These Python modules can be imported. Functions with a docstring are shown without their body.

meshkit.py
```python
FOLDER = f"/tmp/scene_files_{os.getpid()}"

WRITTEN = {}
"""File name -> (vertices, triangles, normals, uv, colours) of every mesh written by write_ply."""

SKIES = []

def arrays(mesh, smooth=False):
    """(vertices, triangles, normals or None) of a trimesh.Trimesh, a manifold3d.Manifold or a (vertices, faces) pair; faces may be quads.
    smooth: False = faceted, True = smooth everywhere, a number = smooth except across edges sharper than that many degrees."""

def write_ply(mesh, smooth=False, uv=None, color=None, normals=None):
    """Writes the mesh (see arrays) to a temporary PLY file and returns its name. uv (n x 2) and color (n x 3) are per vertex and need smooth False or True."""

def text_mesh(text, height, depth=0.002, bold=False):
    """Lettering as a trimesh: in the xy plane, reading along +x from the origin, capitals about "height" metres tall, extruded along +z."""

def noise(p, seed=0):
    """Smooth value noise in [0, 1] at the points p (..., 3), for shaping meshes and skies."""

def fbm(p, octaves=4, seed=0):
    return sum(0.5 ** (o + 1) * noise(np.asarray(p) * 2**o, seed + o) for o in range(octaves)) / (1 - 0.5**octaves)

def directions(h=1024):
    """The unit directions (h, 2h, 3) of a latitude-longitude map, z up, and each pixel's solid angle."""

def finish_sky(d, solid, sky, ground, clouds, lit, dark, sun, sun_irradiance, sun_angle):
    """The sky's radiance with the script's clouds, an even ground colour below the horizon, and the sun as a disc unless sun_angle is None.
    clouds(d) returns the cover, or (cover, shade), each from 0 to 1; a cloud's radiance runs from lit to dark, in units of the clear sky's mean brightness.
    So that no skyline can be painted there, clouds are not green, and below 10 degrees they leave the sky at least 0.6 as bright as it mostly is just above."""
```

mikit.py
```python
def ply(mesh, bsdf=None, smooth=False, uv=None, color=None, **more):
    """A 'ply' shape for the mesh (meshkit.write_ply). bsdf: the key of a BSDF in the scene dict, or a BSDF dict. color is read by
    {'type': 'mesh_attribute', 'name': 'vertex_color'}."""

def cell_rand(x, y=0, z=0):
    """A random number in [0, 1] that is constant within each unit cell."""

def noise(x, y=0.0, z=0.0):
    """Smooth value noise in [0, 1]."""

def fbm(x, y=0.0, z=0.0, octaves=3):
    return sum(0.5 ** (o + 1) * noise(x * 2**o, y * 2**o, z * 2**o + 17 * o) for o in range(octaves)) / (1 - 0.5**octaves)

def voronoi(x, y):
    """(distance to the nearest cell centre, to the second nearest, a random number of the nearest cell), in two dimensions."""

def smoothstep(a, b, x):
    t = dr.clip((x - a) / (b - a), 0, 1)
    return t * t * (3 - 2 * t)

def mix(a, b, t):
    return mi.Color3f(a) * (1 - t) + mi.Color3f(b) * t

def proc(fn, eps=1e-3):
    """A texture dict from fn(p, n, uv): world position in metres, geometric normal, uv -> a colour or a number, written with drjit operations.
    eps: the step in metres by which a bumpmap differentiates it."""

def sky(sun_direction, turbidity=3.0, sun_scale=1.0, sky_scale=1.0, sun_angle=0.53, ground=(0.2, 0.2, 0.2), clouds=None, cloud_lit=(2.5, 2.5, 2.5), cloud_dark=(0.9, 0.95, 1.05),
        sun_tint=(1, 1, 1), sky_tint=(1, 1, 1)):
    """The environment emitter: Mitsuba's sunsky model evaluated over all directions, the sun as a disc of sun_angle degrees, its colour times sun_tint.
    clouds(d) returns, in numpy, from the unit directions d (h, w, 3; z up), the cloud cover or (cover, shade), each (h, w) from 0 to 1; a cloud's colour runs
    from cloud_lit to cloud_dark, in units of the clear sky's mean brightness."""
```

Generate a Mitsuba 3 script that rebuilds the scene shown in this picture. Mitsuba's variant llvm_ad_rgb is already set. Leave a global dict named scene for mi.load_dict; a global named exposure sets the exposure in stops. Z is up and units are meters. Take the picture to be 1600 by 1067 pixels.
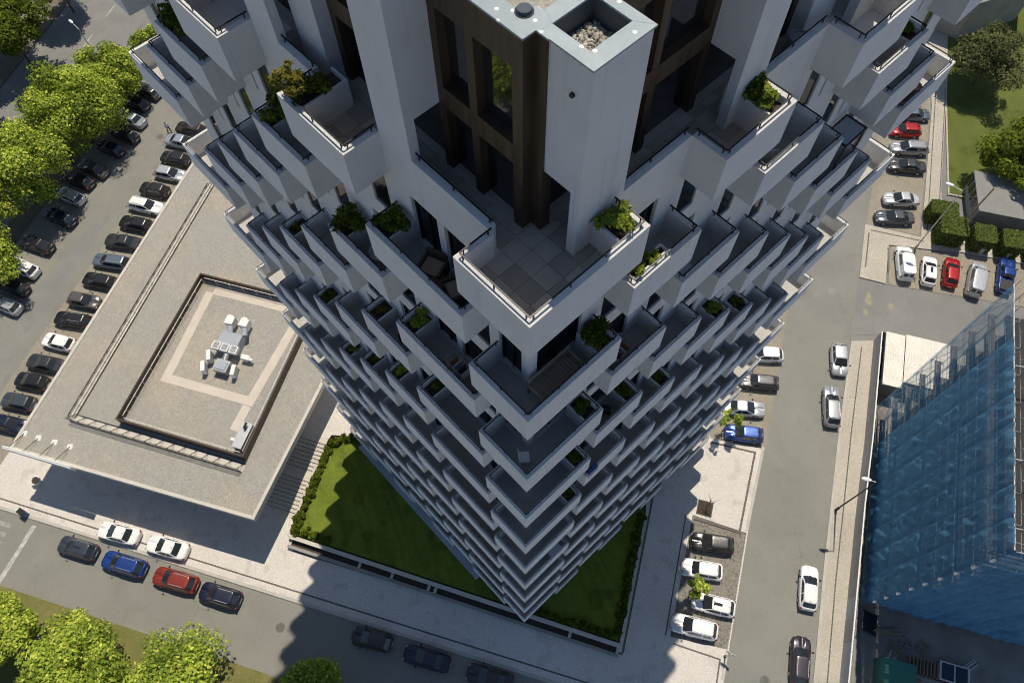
import math, random
import numpy as np, trimesh, mitsuba as mi, drjit as dr
import mikit, meshkit
import manifold3d as m3
from shapely.geometry import Polygon, LineString, Point, box as sbox
from shapely.ops import unary_union
from trimesh.creation import extrude_polygon, icosphere, cylinder
from mikit import proc, noise, fbm, voronoi, cell_rand, smoothstep, mix

T = mi.ScalarTransform4f
scene = {'type': 'scene'}
labels = {}
exposure = 1.3

# ------------------------------------------------------------------ camera, sky
CAM_H = 78.92
TILT, ROLL, FPX = 0.464875, -0.027192, 1191.33
F_ = np.array([0, math.sin(TILT), -math.cos(TILT)])
U0 = np.array([0, math.cos(TILT), math.sin(TILT)])
U_ = -math.sin(ROLL) * np.array([1., 0, 0]) + math.cos(ROLL) * U0
O_ = np.array([0, 0, CAM_H])
scene['camera'] = {'type': 'perspective', 'fov': 2 * math.degrees(math.atan(800 / FPX)), 'fov_axis': 'x', 'near_clip': 0.5, 'far_clip': 3000.,
                   'to_world': T().look_at(origin=O_.tolist(), target=(O_ + F_).tolist(), up=U_.tolist()),
                   'film': {'type': 'hdrfilm', 'width': 1024, 'height': 682}, 'sampler': {'type': 'independent'}}
SUN = np.array([0.109, 0.416, 1.0])
scene['sky'] = mikit.sky(SUN.tolist(), turbidity=3, sun_tint=(1.06, 1.14, 1.21), sky_tint=(1.10, 1.0, .93))

# ------------------------------------------------------------------ materials
def mat(name, color=None, rough=0.8, fn=None, bump=None, bscale=0.01, two=True, **kw):
    d = {'type': 'principled', 'roughness': rough, **kw}
    d['base_color'] = proc(fn) if fn else {'type': 'rgb', 'value': list(color)}
    if bump:
        d = {'type': 'bumpmap', 'arbitrary': proc(bump, 0.01), 'scale': bscale, 'bsdf': d}
    scene['m_' + name] = {'type': 'twosided', 'bsdf': d} if two else d

def P2(a, b, s, oct=3, off=0.0):
    return lambda p, n, uv: mix(a, b, fbm(p.x * s + off, p.y * s + off, p.z * s, oct))

def render_fn(p, n, uv):      # painted render: faint blotches and rain streaks
    b = fbm(p.x * .5, p.y * .5, p.z * .35, 3)
    st = noise(p.x * 7, p.y * 7, p.z * .25)
    st2 = noise(p.x * 23, p.y * 23, p.z * .6)
    wear = smoothstep(.6, .95, st) * .07 + smoothstep(.66, 1., st2) * .045 + smoothstep(.6, .85, noise(p.x * 1.3, p.y * 1.3, p.z * .9)) * .04
    return mix((.585, .575, .56), (.645, .635, .62), b) * (1 - wear)
mat('render', fn=render_fn, rough=.85, specular=.25)
mat('soil', fn=P2((.03, .024, .018), (.09, .07, .05), 9), rough=1.)
def cap_fn(p, n, uv):
    d1, _, r = voronoi(p.x * 2.6, p.y * 2.6)
    sp = smoothstep(.16, .08, d1) * smoothstep(.55, .6, r)
    return mix(mix((.24, .29, .32), (.33, .38, .41), fbm(p.x * 2.2, p.y * 2.2, 0., 3)), (.75, .75, .72), sp)
mat('cap', fn=cap_fn, rough=.45, metallic=.2)
mat('brown', fn=lambda p, n, uv: mix((.035, .022, .013), (.075, .048, .03), noise(p.x * 9, p.y * 9, p.z * .7)), rough=.45, specular=.4)
mat('glass', (.012, .014, .018), rough=.04, specular=.8)
mat('car_glass', (.022, .025, .028), rough=.03, specular=.9)
mat('window_glass', (.008, .009, .011), rough=.08, specular=.12)
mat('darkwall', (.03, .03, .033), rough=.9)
mat('floor', fn=P2((.36, .355, .35), (.46, .455, .44), 2.), rough=.75)
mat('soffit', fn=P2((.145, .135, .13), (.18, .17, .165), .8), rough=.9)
mat('pit_wall', (.09, .10, .11), rough=.6)
scene['m_coated_glass'] = {'type': 'blendbsdf', 'weight': .30, 'a': scene['m_glass'], 'b': {'type': 'twosided', 'bsdf': {'type': 'conductor', 'specular_reflectance': {'type': 'rgb', 'value': [.9, .92, .9]}}}}
for i, c in enumerate([(.36, .32, .275), (.42, .375, .325), (.31, .275, .24)]):
    mat('tile%d' % i, fn=P2(tuple(.85 * x for x in c), tuple(1.12 * x for x in c), 3., 3, i * 7.), rough=.7)
mat('rail', (.018, .02, .026), rough=.4, metallic=.4)
mat('steel', (.45, .46, .47), rough=.4, metallic=.7)
mat('whitemetal', (.72, .72, .70), rough=.45)
mat('white_paint', fn=P2((.27, .265, .25), (.62, .61, .58), 3.), rough=.8)
def asphalt_fn(p, n, uv):
    a = fbm(p.x * .35, p.y * .35, 0., 4)
    st = noise(p.x * .22 + p.y * .07, p.y * .02 - p.x * .006, 3.)
    g = noise(p.x * 14, p.y * 14, 0.)
    spot = smoothstep(.78, .9, noise(p.x * .9, p.y * .9, 5.))
    d1, d2, r = voronoi(p.x * .22 + .25 * noise(p.x, p.y), p.y * .22)
    crack = smoothstep(.02, .0, d2 - d1) * smoothstep(.5, .8, noise(p.x * .13, p.y * .13, 9.))
    return mix((.205, .202, .182), (.275, .27, .245), .6 * a + .4 * st) * (.93 + .14 * g) * (1 - .05 * spot) * (1 - .22 * crack)
mat('asphalt', fn=asphalt_fn, rough=.95, specular=.2)
def asph2_fn(p, n, uv):
    a = fbm(p.x * .4, p.y * .4, 2., 4); g = noise(p.x * 14, p.y * 14, 0.)
    return mix((.195, .194, .186), (.26, .256, .246), a) * (.93 + .14 * g)
mat('asphalt_grey', fn=asph2_fn, rough=.95, specular=.2)
def pave_fn(p, n, uv):        # small limestone setts
    d1, d2, r = voronoi(p.x * 9, p.y * 9)
    j = smoothstep(.02, .12, d2 - d1)
    big = fbm(p.x * .3, p.y * .3, 0., 4)
    sp = smoothstep(.72, .85, noise(p.x * 1.1, p.y * 1.1, 4.))
    return mix((.56, .52, .475), (.72, .68, .635), .45 * big + .55 * r) * (.8 + .2 * j) * (1 - .12 * sp)
mat('pave', fn=pave_fn, rough=.9, specular=.25)
def pave2_fn(p, n, uv):
    d1, d2, r = voronoi(p.x * 8, p.y * 8)
    j = smoothstep(.02, .12, d2 - d1)
    big = fbm(p.x * .5, p.y * .5, 0., 4)
    return mix((.39, .36, .305), (.56, .52, .45), .5 * big + .5 * r) * (.78 + .22 * j)
mat('pave_old', fn=pave2_fn, rough=.95, specular=.2)
def lot_fn(p, n, uv):         # granite cube paving
    d1, d2, r = voronoi(p.x * 7, p.y * 7)
    j = smoothstep(.03, .16, d2 - d1)
    big = fbm(p.x * .4, p.y * .4, 0., 3)
    dk = smoothstep(.8, .95, r)
    return mix((.20, .185, .16), (.34, .32, .28), .4 * big + .6 * r) * (.6 + .4 * j) * (1 - .5 * dk)
mat('sett', fn=lot_fn, rough=.95, specular=.2)
def tan_fn(p, n, uv):
    d1, d2, r = voronoi(p.x * 6, p.y * 6)
    return mix((.25, .225, .18), (.36, .33, .27), .5 * r + .5 * fbm(p.x * .5, p.y * .5, 0., 3)) * (.85 + .15 * smoothstep(.03, .15, d2 - d1))
mat('tan', fn=tan_fn, rough=.95, specular=.2)
mat('kerb', fn=P2((.40, .38, .34), (.52, .5, .46), 1.5), rough=.9)
mat('drain', fn=P2((.10, .095, .085), (.17, .16, .145), 5.), rough=.9)
def grass_fn(p, n, uv):
    a = fbm(p.x * .45, p.y * .45, 0., 4); g = fbm(p.x * 9, p.y * 9, 0., 2)
    st = .5 + .5 * dr.sin(p.x * 2.6 + 1.2 * noise(p.x * .4, p.y * .4))
    return mix((.075, .105, .022), (.165, .18, .055), .5 * a + .4 * g + .1 * st) * (1 - .3 * smoothstep(.68, .8, noise(p.x * .35, p.y * .35, 5.)) * noise(p.x * 3, p.y * 3))
mat('grass', fn=grass_fn, rough=1., specular=.1, bump=lambda p, n, uv: fbm(p.x * 11, p.y * 11, 0., 2), bscale=.06)
def bright_grass(p, n, uv):
    a = fbm(p.x * .6, p.y * .6, 0., 4); g = fbm(p.x * 8, p.y * 8, 0., 2)
    return mix((.085, .125, .016), (.225, .27, .045), .55 * a + .45 * g) * (.86 + .14 * smoothstep(.3, .5, noise(p.x * 2.3 + p.y * .8, p.y * .25, 7.))) * (1 - .25 * smoothstep(.66, .8, noise(p.x * .8, p.y * .8, 3.)))
mat('lawn', fn=bright_grass, rough=1., specular=.1, bump=lambda p, n, uv: fbm(p.x * 10, p.y * 10, 0., 2), bscale=.06)
def dry_fn(p, n, uv):
    a = fbm(p.x * .5, p.y * .5, 0., 4); g = fbm(p.x * 6, p.y * 6, 0., 2)
    return mix((.10, .13, .03), (.26, .22, .10), .6 * a + .4 * g)
mat('verge', fn=dry_fn, rough=1., specular=.1)
mat('earth', fn=P2((.10, .085, .065), (.22, .19, .15), .9, 4), rough=1.)
mat('yard', fn=P2((.22, .20, .175), (.44, .41, .37), .6, 5), rough=1.)
def gravel_fn(p, n, uv):
    d1, d2, r = voronoi(p.x * 14, p.y * 14)
    e1, e2, q = voronoi(p.x * 3.1, p.y * 3.1)
    big = fbm(p.x * .18, p.y * .18, 0., 4)
    warm = mix((.40, .385, .345), (.45, .405, .335), smoothstep(.45, .75, big))
    return warm * (.76 + .30 * r) * (.93 + .12 * q) * (.75 + .25 * smoothstep(.02, .2, d2 - d1))
mat('gravel', fn=gravel_fn, rough=1., specular=.2)
mat('pebble', fn=lambda p, n, uv: mix((.42, .38, .3), (.75, .72, .65), cell_rand(dr.floor(p.x * 14), dr.floor(p.y * 14), 1)), rough=.8)
mat('path', fn=P2((.52, .46, .39), (.62, .56, .48), 1.2), rough=.9)
mat('edge', fn=P2((.50, .465, .40), (.62, .585, .52), 1.5), rough=.9)
mat('conc', fn=P2((.22, .215, .20), (.34, .33, .31), .8, 4), rough=.9)
mat('greyroof', fn=P2((.21, .21, .20), (.27, .27, .26), .5, 4), rough=.9)
mat('bluegrey', fn=P2((.30, .33, .38), (.36, .39, .43), 2.), rough=.6)
mat('timber', fn=lambda p, n, uv: mix((.24, .185, .13), (.38, .30, .215), noise(p.x * 25, p.y * 25, p.z * 3)), rough=.7)
mat('wicker', fn=P2((.05, .035, .025), (.11, .08, .05), 30.), rough=.8)
mat('bark', fn=P2((.06, .045, .03), (.13, .10, .075), 4.), rough=1.)
mat('terracotta', (.45, .24, .15), rough=.8)
mat('black', (.012, .012, .013), rough=.5)
mat('tyre', (.018, .018, .019), rough=.9)
mat('rim', (.42, .43, .44), rough=.35, metallic=.8)
mat('lamp_glass', (.75, .77, .8), rough=.15, specular=.8)
mat('headlamp', (.30, .31, .33), rough=.1, specular=.8)
mat('red_light', (.20, .008, .008), rough=.2, specular=.7)
mat('blue_plastic', (.05, .10, .28), rough=.4)
mat('skin', (.42, .26, .19), rough=.6)
mat('shirt', (.6, .64, .72), rough=.9)
mat('trousers', (.02, .022, .03), rough=.9)
mat('hair', (.02, .015, .01), rough=.8)
mat('hoard', fn=P2((.24, .24, .245), (.30, .30, .31), .7), rough=.6)
mat('orange', (.5, .22, .03), rough=.8)
mat('container_green', (.05, .22, .16), rough=.6)
mat('corrug', fn=P2((.62, .60, .54), (.75, .73, .67), 1.), rough=.5)
mat('bitumen', fn=P2((.022, .022, .024), (.05, .05, .05), .6, 4), rough=.9)
mat('faded_paint', fn=P2((.22, .215, .20), (.40, .39, .37), 5.), rough=.9)
mat('navy_sheet', (.03, .045, .075), rough=.5)
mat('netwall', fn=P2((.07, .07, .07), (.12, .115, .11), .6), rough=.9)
mat('scaffold', (.30, .305, .31), rough=.5, metallic=.4)
mat('poster', (.5, .5, .5), rough=.7)
def leaf_mat(name, k):
    scene['m_' + name] = {'type': 'twosided', 'bsdf': {'type': 'principled', 'base_color': {'type': 'mesh_attribute', 'name': 'vertex_color'}, 'roughness': .55, 'specular': .35}}
    scene['m_' + name] = {'type': 'principledthin', 'base_color': {'type': 'mesh_attribute', 'name': 'vertex_color'}, 'roughness': .5, 'diff_trans': k}
leaf_mat('leaf', .45)
NETC = lambda p, n, uv: mix((.035, .135, .27), (.09, .29, .48), .5 * fbm(p.x * .9, p.y * .9, p.z * .5, 3) + .5 * noise(p.x * 5, p.y * 5, p.z * .35))
scene['m_net'] = {'type': 'mask', 'opacity': {'type': 'rgb', 'value': .77}, 'bsdf': {'type': 'twosided', 'bsdf': {'type': 'principled', 'base_color': proc(NETC), 'roughness': .7, 'specular': .3}}}
scene['m_net_open'] = {**scene['m_net'], 'opacity': {'type': 'rgb', 'value': .42}}
PAINT = {'white': (.78, .78, .78), 'black': (.010, .010, .012), 'charcoal': (.03, .03, .034), 'graphite': (.05, .052, .058), 'grey': (.11, .115, .12), 'silver': (.36, .37, .39),
         'silver_light': (.52, .54, .56), 'silver_blue': (.36, .41, .48), 'steel_blue': (.15, .19, .25), 'steel_dark': (.07, .085, .105), 'navy': (.012, .016, .045), 'blue': (.012, .055, .26),
         'red': (.42, .012, .018), 'red_brown': (.30, .035, .02), 'taupe': (.13, .12, .115), 'dark_brown': (.05, .035, .03), 'slate': (.055, .065, .095), 'plum': (.045, .038, .055), 'white_black': (.78, .78, .78)}
for k, c in PAINT.items():
    mt = 0. if k in ('white', 'white_black', 'black') else .45
    mat('paint_' + k, c, rough=.28, metallic=mt, clearcoat=1., clearcoat_gloss=.95, specular=.5)

# ------------------------------------------------------------------ helpers
def numbered(name):
    if name not in used: used.add(name); return name
    i = 1
    while '%s_%03d' % (name, i) in used: i += 1
    k = '%s_%03d' % (name, i); used.add(k); return k
class Used(set):
    pass
used = Used(scene.keys())
_next = {}
def numbered(name):
    i = _next.get(name, 0); _next[name] = i + 1
    k = name if i == 0 else '%s_%03d' % (name, i)
    return k
def obj(name, mesh, m, parent=None, smooth=False, **kw):
    k = numbered((parent + '__' if parent else '') + name)
    scene[k] = mikit.ply(mesh, 'm_' + m, smooth=smooth, **kw)
    return k
def dup(k_src, parent, name, tw):
    k = numbered(parent + '__' + name)
    scene[k] = {**scene[k_src], 'to_world': tw}
    return k
def thing(name, label, cat, group=None):
    k = numbered(name); labels[k] = {'label': label, 'category': cat}
    if group: labels[k]['group'] = group
    return k
def single(name, mesh, m, label, cat, group=None, smooth=False, kind=None, **kw):
    k = obj(name, mesh, m, None, smooth, **kw); labels[k] = {'label': label, 'category': cat}
    if group: labels[k]['group'] = group
    if kind: labels[k]['kind'] = kind
    return k
def struct(name, mesh, m, label, cat, smooth=False):
    k = obj(name, mesh, m, None, smooth); labels[k] = {'label': label, 'category': cat, 'kind': 'structure'}
    return k
cat_ = trimesh.util.concatenate
def bx(x0, x1, y0, y1, z0, z1):
    b = trimesh.creation.box((x1 - x0, y1 - y0, z1 - z0)); b.apply_translation(((x0 + x1) / 2, (y0 + y1) / 2, (z0 + z1) / 2)); return b
def prism(poly, z0, z1):
    if not isinstance(poly, Polygon) and not hasattr(poly, 'geoms'): poly = Polygon(poly)
    out = []
    for g in getattr(poly, 'geoms', [poly]):
        if g.area < 1e-5 or g.geom_type != 'Polygon': continue
        e = extrude_polygon(g, z1 - z0, engine='earcut'); e.apply_translation((0, 0, z0)); out.append(e)
    return cat_(out)
def flat(poly, z):
    if not isinstance(poly, Polygon) and not hasattr(poly, 'geoms'): poly = Polygon(poly)
    out = []
    for g in getattr(poly, 'geoms', [poly]):
        if g.area < 1e-5 or g.geom_type != 'Polygon': continue
        v, f = trimesh.creation.triangulate_polygon(g, engine='earcut')
        v3 = np.c_[v, np.full(len(v), z)]; f = np.asarray(f)
        a = v3[f]; nz = np.cross(a[:, 1] - a[:, 0], a[:, 2] - a[:, 0])[:, 2]
        f[nz < 0] = f[nz < 0][:, ::-1]
        out.append(trimesh.Trimesh(v3, f, process=False))
    return cat_(out)
def tube(p0, p1, r, n=8, r1=None):
    p0, p1 = np.array(p0, float), np.array(p1, float); d = p1 - p0; L = np.linalg.norm(d); d /= L
    a = np.cross(d, [0, 0, 1.] if abs(d[2]) < .9 else [1., 0, 0]); a /= np.linalg.norm(a); b = np.cross(d, a)
    t = np.arange(n) / n * 2 * np.pi; r1 = r if r1 is None else r1
    c = np.cos(t)[:, None] * a + np.sin(t)[:, None] * b
    v = np.vstack([p0 + r * c, p1 + r1 * c, p0[None], p1[None]])
    i = np.arange(n); j = (i + 1) % n
    f = np.vstack([np.c_[i, j, j + n], np.c_[i, j + n, i + n], np.c_[j, i, np.full(n, 2 * n)], np.c_[i + n, j + n, np.full(n, 2 * n + 1)]])
    m = trimesh.Trimesh(v, f, process=False)
    return m
def bar(p0, p1, w, h):        # rectangular bar, w across, h in z
    p0, p1 = np.array(p0, float), np.array(p1, float); d = p1 - p0; L = np.linalg.norm(d); d = d / L
    up = np.array([0, 0, 1.]) if abs(d[2]) < .95 else np.array([0, 1., 0]); s = np.cross(d, up); s /= np.linalg.norm(s); u = np.cross(s, d)
    b = trimesh.creation.box((L, w, h)); M = np.eye(4); M[:3, 0], M[:3, 1], M[:3, 2], M[:3, 3] = d, -s, u, (p0 + p1) / 2
    b.apply_transform(M); return b
def xf(mesh, ang, x, y, z=0):
    m = mesh.copy(); c, s = math.cos(ang), math.sin(ang)
    M = np.eye(4); M[:2, :2] = [[c, -s], [s, c]]; M[:3, 3] = (x, y, z); m.apply_transform(M); return m
def line_pts(p, d, *ts):
    return [(p[0] + t * d[0], p[1] + t * d[1]) for t in ts]
rng = np.random.default_rng(7)

E1 = np.array([.953, -.303]); E2 = np.array([.303, .953]); E3 = np.array([.362, .932])
ANG1 = math.atan2(E1[1], E1[0])

def leaves(c, nrm, size, col, r):
    """diamond leaf faces, slightly folded; c, nrm (n,3), size (n,), col (n,3)"""
    n = len(c); a = np.cross(nrm, r.normal(size=(n, 3))); a /= np.linalg.norm(a, axis=1, keepdims=True) + 1e-9
    b = np.cross(nrm, a); s = size[:, None]
    fold = nrm * s * .18
    v = np.stack([c - a * s, c + b * s * .6 - fold, c + a * s, c - b * s * .6 - fold], 1).reshape(-1, 3)
    i = np.arange(n) * 4
    f = np.vstack([np.c_[i, i + 1, i + 2], np.c_[i, i + 2, i + 3]])
    return trimesh.Trimesh(v, f, process=False), np.repeat(col, 4, axis=0)
G_A, G_B, G_C = np.array([.12, .18, .028]), np.array([.43, .54, .075]), np.array([.62, .66, .12])
def crown(seed, R, hz, ncl, nleaf, ls, ca=G_A, cb=G_B, cc=G_C, rr=(.19, .38), yellow=.3, flatb=.35):
    r = np.random.default_rng(seed)
    d = r.normal(size=(ncl, 3)); d /= np.linalg.norm(d, axis=1, keepdims=True); d[:, 2] = np.where(d[:, 2] < -flatb, -flatb * r.random(ncl), d[:, 2])
    rad = r.uniform(.45, .86, ncl) ** .8
    lob = 1 + .22 * np.sin(3 * np.arctan2(d[:, 1], d[:, 0]) + seed) + .12 * r.normal(size=ncl)
    cen = d * (rad * lob)[:, None] * [R, R, hz]
    cr = r.uniform(*rr, ncl) * R
    k = r.choice(ncl, nleaf, p=cr ** 2 / (cr ** 2).sum())
    q = r.normal(size=(nleaf, 3)); q[:, 2] += .45; q /= np.linalg.norm(q, axis=1, keepdims=True)
    pos = cen[k] + q * (cr[k] * r.uniform(.55, 1.12, nleaf))[:, None] * [1, 1, .75]
    nr = q + r.normal(size=(nleaf, 3)) * .55 + [0, 0, .35]; nr /= np.linalg.norm(nr, axis=1, keepdims=True)
    ct = r.random(ncl)[k]; lt = r.random(nleaf) ** 1.3
    t = np.clip(.55 * ct + .45 * lt, 0, 1)[:, None]
    col = ca * (1 - t) + cb * t
    yl = (r.random(nleaf) < yellow * (.3 + ct))[:, None]
    col = np.where(yl, cc * (.7 + .5 * lt[:, None]), col)
    m, c = leaves(pos, nr, ls * r.uniform(.6, 1.25, nleaf), col, r)
    return m, c, cen
def trunk_mesh(cen, h0, r0, seed, lean=(0, 0)):
    r = np.random.default_rng(seed); parts = []
    top = np.array([lean[0], lean[1], h0])
    parts.append(tube((0, 0, 0), top * [.6, .6, .55], r0, 9, r0 * .78)); parts.append(tube(top * [.6, .6, .55], top, r0 * .78, 9, r0 * .6))
    for c in cen[r.permutation(len(cen))[:12]]:
        e = c + [0, 0, h0 + .0]; mid = top * .7 + (e - top * .7) * .5 + [0, 0, -.3]
        parts.append(tube(top * [.8, .8, .7 + .25 * r.random()], mid, r0 * .42, 6, r0 * .26)); parts.append(tube(mid, e, r0 * .26, 6, r0 * .08))
    return cat_(parts)

# ------------------------------------------------------------------ the tower (local x along its right face, y along its left face)
PS = 0.840091
TX, TY = 0.42682, 8.37036
def tw(m):      # tower local -> world
    c, s = math.sin(PS), math.cos(PS)       # local x axis = (sin, cos), local y axis = (-cos, sin)
    M = np.eye(4); M[:2, :2] = [[c, -s], [s, c]]; M[:2, 3] = (TX, TY)
    m = m.copy(); m.apply_transform(M); return m
def twp(x, y, z=0):
    c, s = math.sin(PS), math.cos(PS); return np.array([TX + c * x - s * y, TY + s * x + c * y, z])
ZT, FL, PH, PF = 62.909, 3.15, 1.709, 1.10
Z1 = ZT - PF                 # terrace floor
ZR = 68.23                   # penthouse roof
LB = [0, 2.77, 7.22, 10.31, 13.32, 16.34, 19.43, 22.61, 26.85]     # bay lines, left face
RB = [0, 4.26, 7.26, 10.31, 13.41, 16.44, 19.45, 22.60, 26.91]     # bay lines, right face
LEND, REND, WRAP = 25.2, 25.3, 3.2      # ends of the body; the end balconies wrap round them
DW = 1.2                     # depth of the balconies
tower = thing('apartment_tower', 'tall white apartment tower with staggered box balconies, its corner pointing at the viewer', 'tower')
def tobj(name, mesh, m, parent=None, **kw):
    return obj(name, tw(mesh), m, parent or tower, **kw)

# facade layers with openings
def facade(bays, left):
    lo = DW if left else DW + .25
    pol = sbox(lo, 0, LEND if left else REND, Z1 - .62)
    holes, doors, wins, grooves = [], [], [], []
    for b in range(8):
        y0, y1 = bays[b], bays[b + 1]
        for k in range(0, 20):
            fl = ZT - FL * k - PF
            if fl < .3 and k < 19: continue
            balc = (k % 2) == (b % 2)
            if k == 0: continue
            if b == 0:
                a0, a1 = 1.55, (2.6 if left else 3.55)
                h = sbox(a0, fl + .03, a1, fl + (2.5 if balc else 2.05))
                doors.append((a0, a1, fl + .03, fl + (2.5 if balc else 2.05), balc)); holes.append(h); continue
            if balc:
                a0 = y0 + .35 if not left or b > 1 else y0 + .25; a1 = a0 + (1.35 if b > 1 else 1.75)
                if b == 1:
                    holes.append(sbox(a0, fl + .03, a1, fl + 2.35)); doors.append((a0, a1, fl + .03, fl + 2.35, True))
                    a0 = a1 + .3; a1 = min(a0 + 1.45, y1 - .95)
                    if a1 - a0 < .5: continue
                holes.append(sbox(a0, fl + .03, a1, fl + 2.35)); doors.append((a0, a1, fl + .03, fl + 2.35, True))
            else:
                a0 = y0 + .3; a1 = a0 + .95
                holes.append(sbox(a0, fl + .1, a1, fl + 2.53)); wins.append((a0, a1, fl + .1, fl + 2.53))
                g = y0 + (y1 - y0) * .60
                grooves.append(sbox(g, fl + .02, g + .16, fl + 2.45))
    pol = pol.difference(unary_union(holes + grooves))
    return pol, doors, wins
def upright(poly, left, d0, d1):       # polygon in (along, z) -> slab between depths d0 and d1 of the face
    m = prism(poly, 0, d1 - d0); v = np.array(m.vertices)
    if left: w = np.c_[d0 + v[:, 2], v[:, 0], v[:, 1]]; f = m.faces
    else: w = np.c_[v[:, 0], d0 + v[:, 2], v[:, 1]]; f = m.faces[:, ::-1]
    return trimesh.Trimesh(w, f, process=False)
doors_at = []
for left, B in ((True, LB), (False, RB)):
    pol, doors, wins = facade(B, left)
    tobj('wall', upright(pol, left, DW, DW + .25), 'render')
    for (a0, a1, z0, z1, bal) in doors:
        kd = tobj('door' if bal else 'corner_window', upright(sbox(a0, z0, a1, z1), left, DW + .17, DW + .2), 'window_glass')
        fr = [sbox(a0, z0, a0 + .06, z1), sbox(a1 - .06, z0, a1, z1), sbox(a0 + .06, z1 - .06, a1 - .06, z1), sbox((a0 + a1) / 2 - .03, z0, (a0 + a1) / 2 + .03, z1 - .06)]
        tobj('frame', upright(unary_union(fr), left, DW + .11, DW + .165), 'rail', kd)
    for (a0, a1, z0, z1) in wins:
        tobj('window', upright(sbox(a0, z0, a1, z1), left, DW + .07, DW + .1), 'window_glass')
core = cat_([bx(DW + .25, REND - .005, DW + .25, LEND - .005, 0, Z1 - .62), bx(DW, REND - .005, DW, LEND - .005, Z1 - .62, Z1)])
tobj('core_wall', core, 'render')
tobj('plinth', bx(-.45, DW - .005, 6.4, 25.2, 0, 1.30), 'bluegrey')

# balconies
def ring_poly(path, w, extra=None):     # U-shaped strip along the inside of a path of outer edge points
    return LineString(path).buffer(w, cap_style=2, join_style=2, single_sided=True)
def rail_mesh(path, z, post=1.25):
    ps = []
    for (p, q) in zip(path[:-1], path[1:]):
        p, q = np.array(p), np.array(q); L = np.linalg.norm(q - p); d = (q - p) / L
        ps.append(bar((*p, z + .185), (*q, z + .185), .042, .03))
        n = max(2, int(round(L / post)) + 1); e = min(.12, L * .2)
        for t in np.linspace(e, L - e, n):
            c = p + d * t; s = np.array([-d[1], d[0]])
            ps.append(bx(c[0] - .017, c[0] + .017, c[1] - .017, c[1] + .017, z - .002, z + .17))
    return cat_(ps)
def inset(path, w):
    g = LineString(path).parallel_offset(w, 'left', join_style=2)
    c = list(g.coords)
    return c
planters = {}
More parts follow.
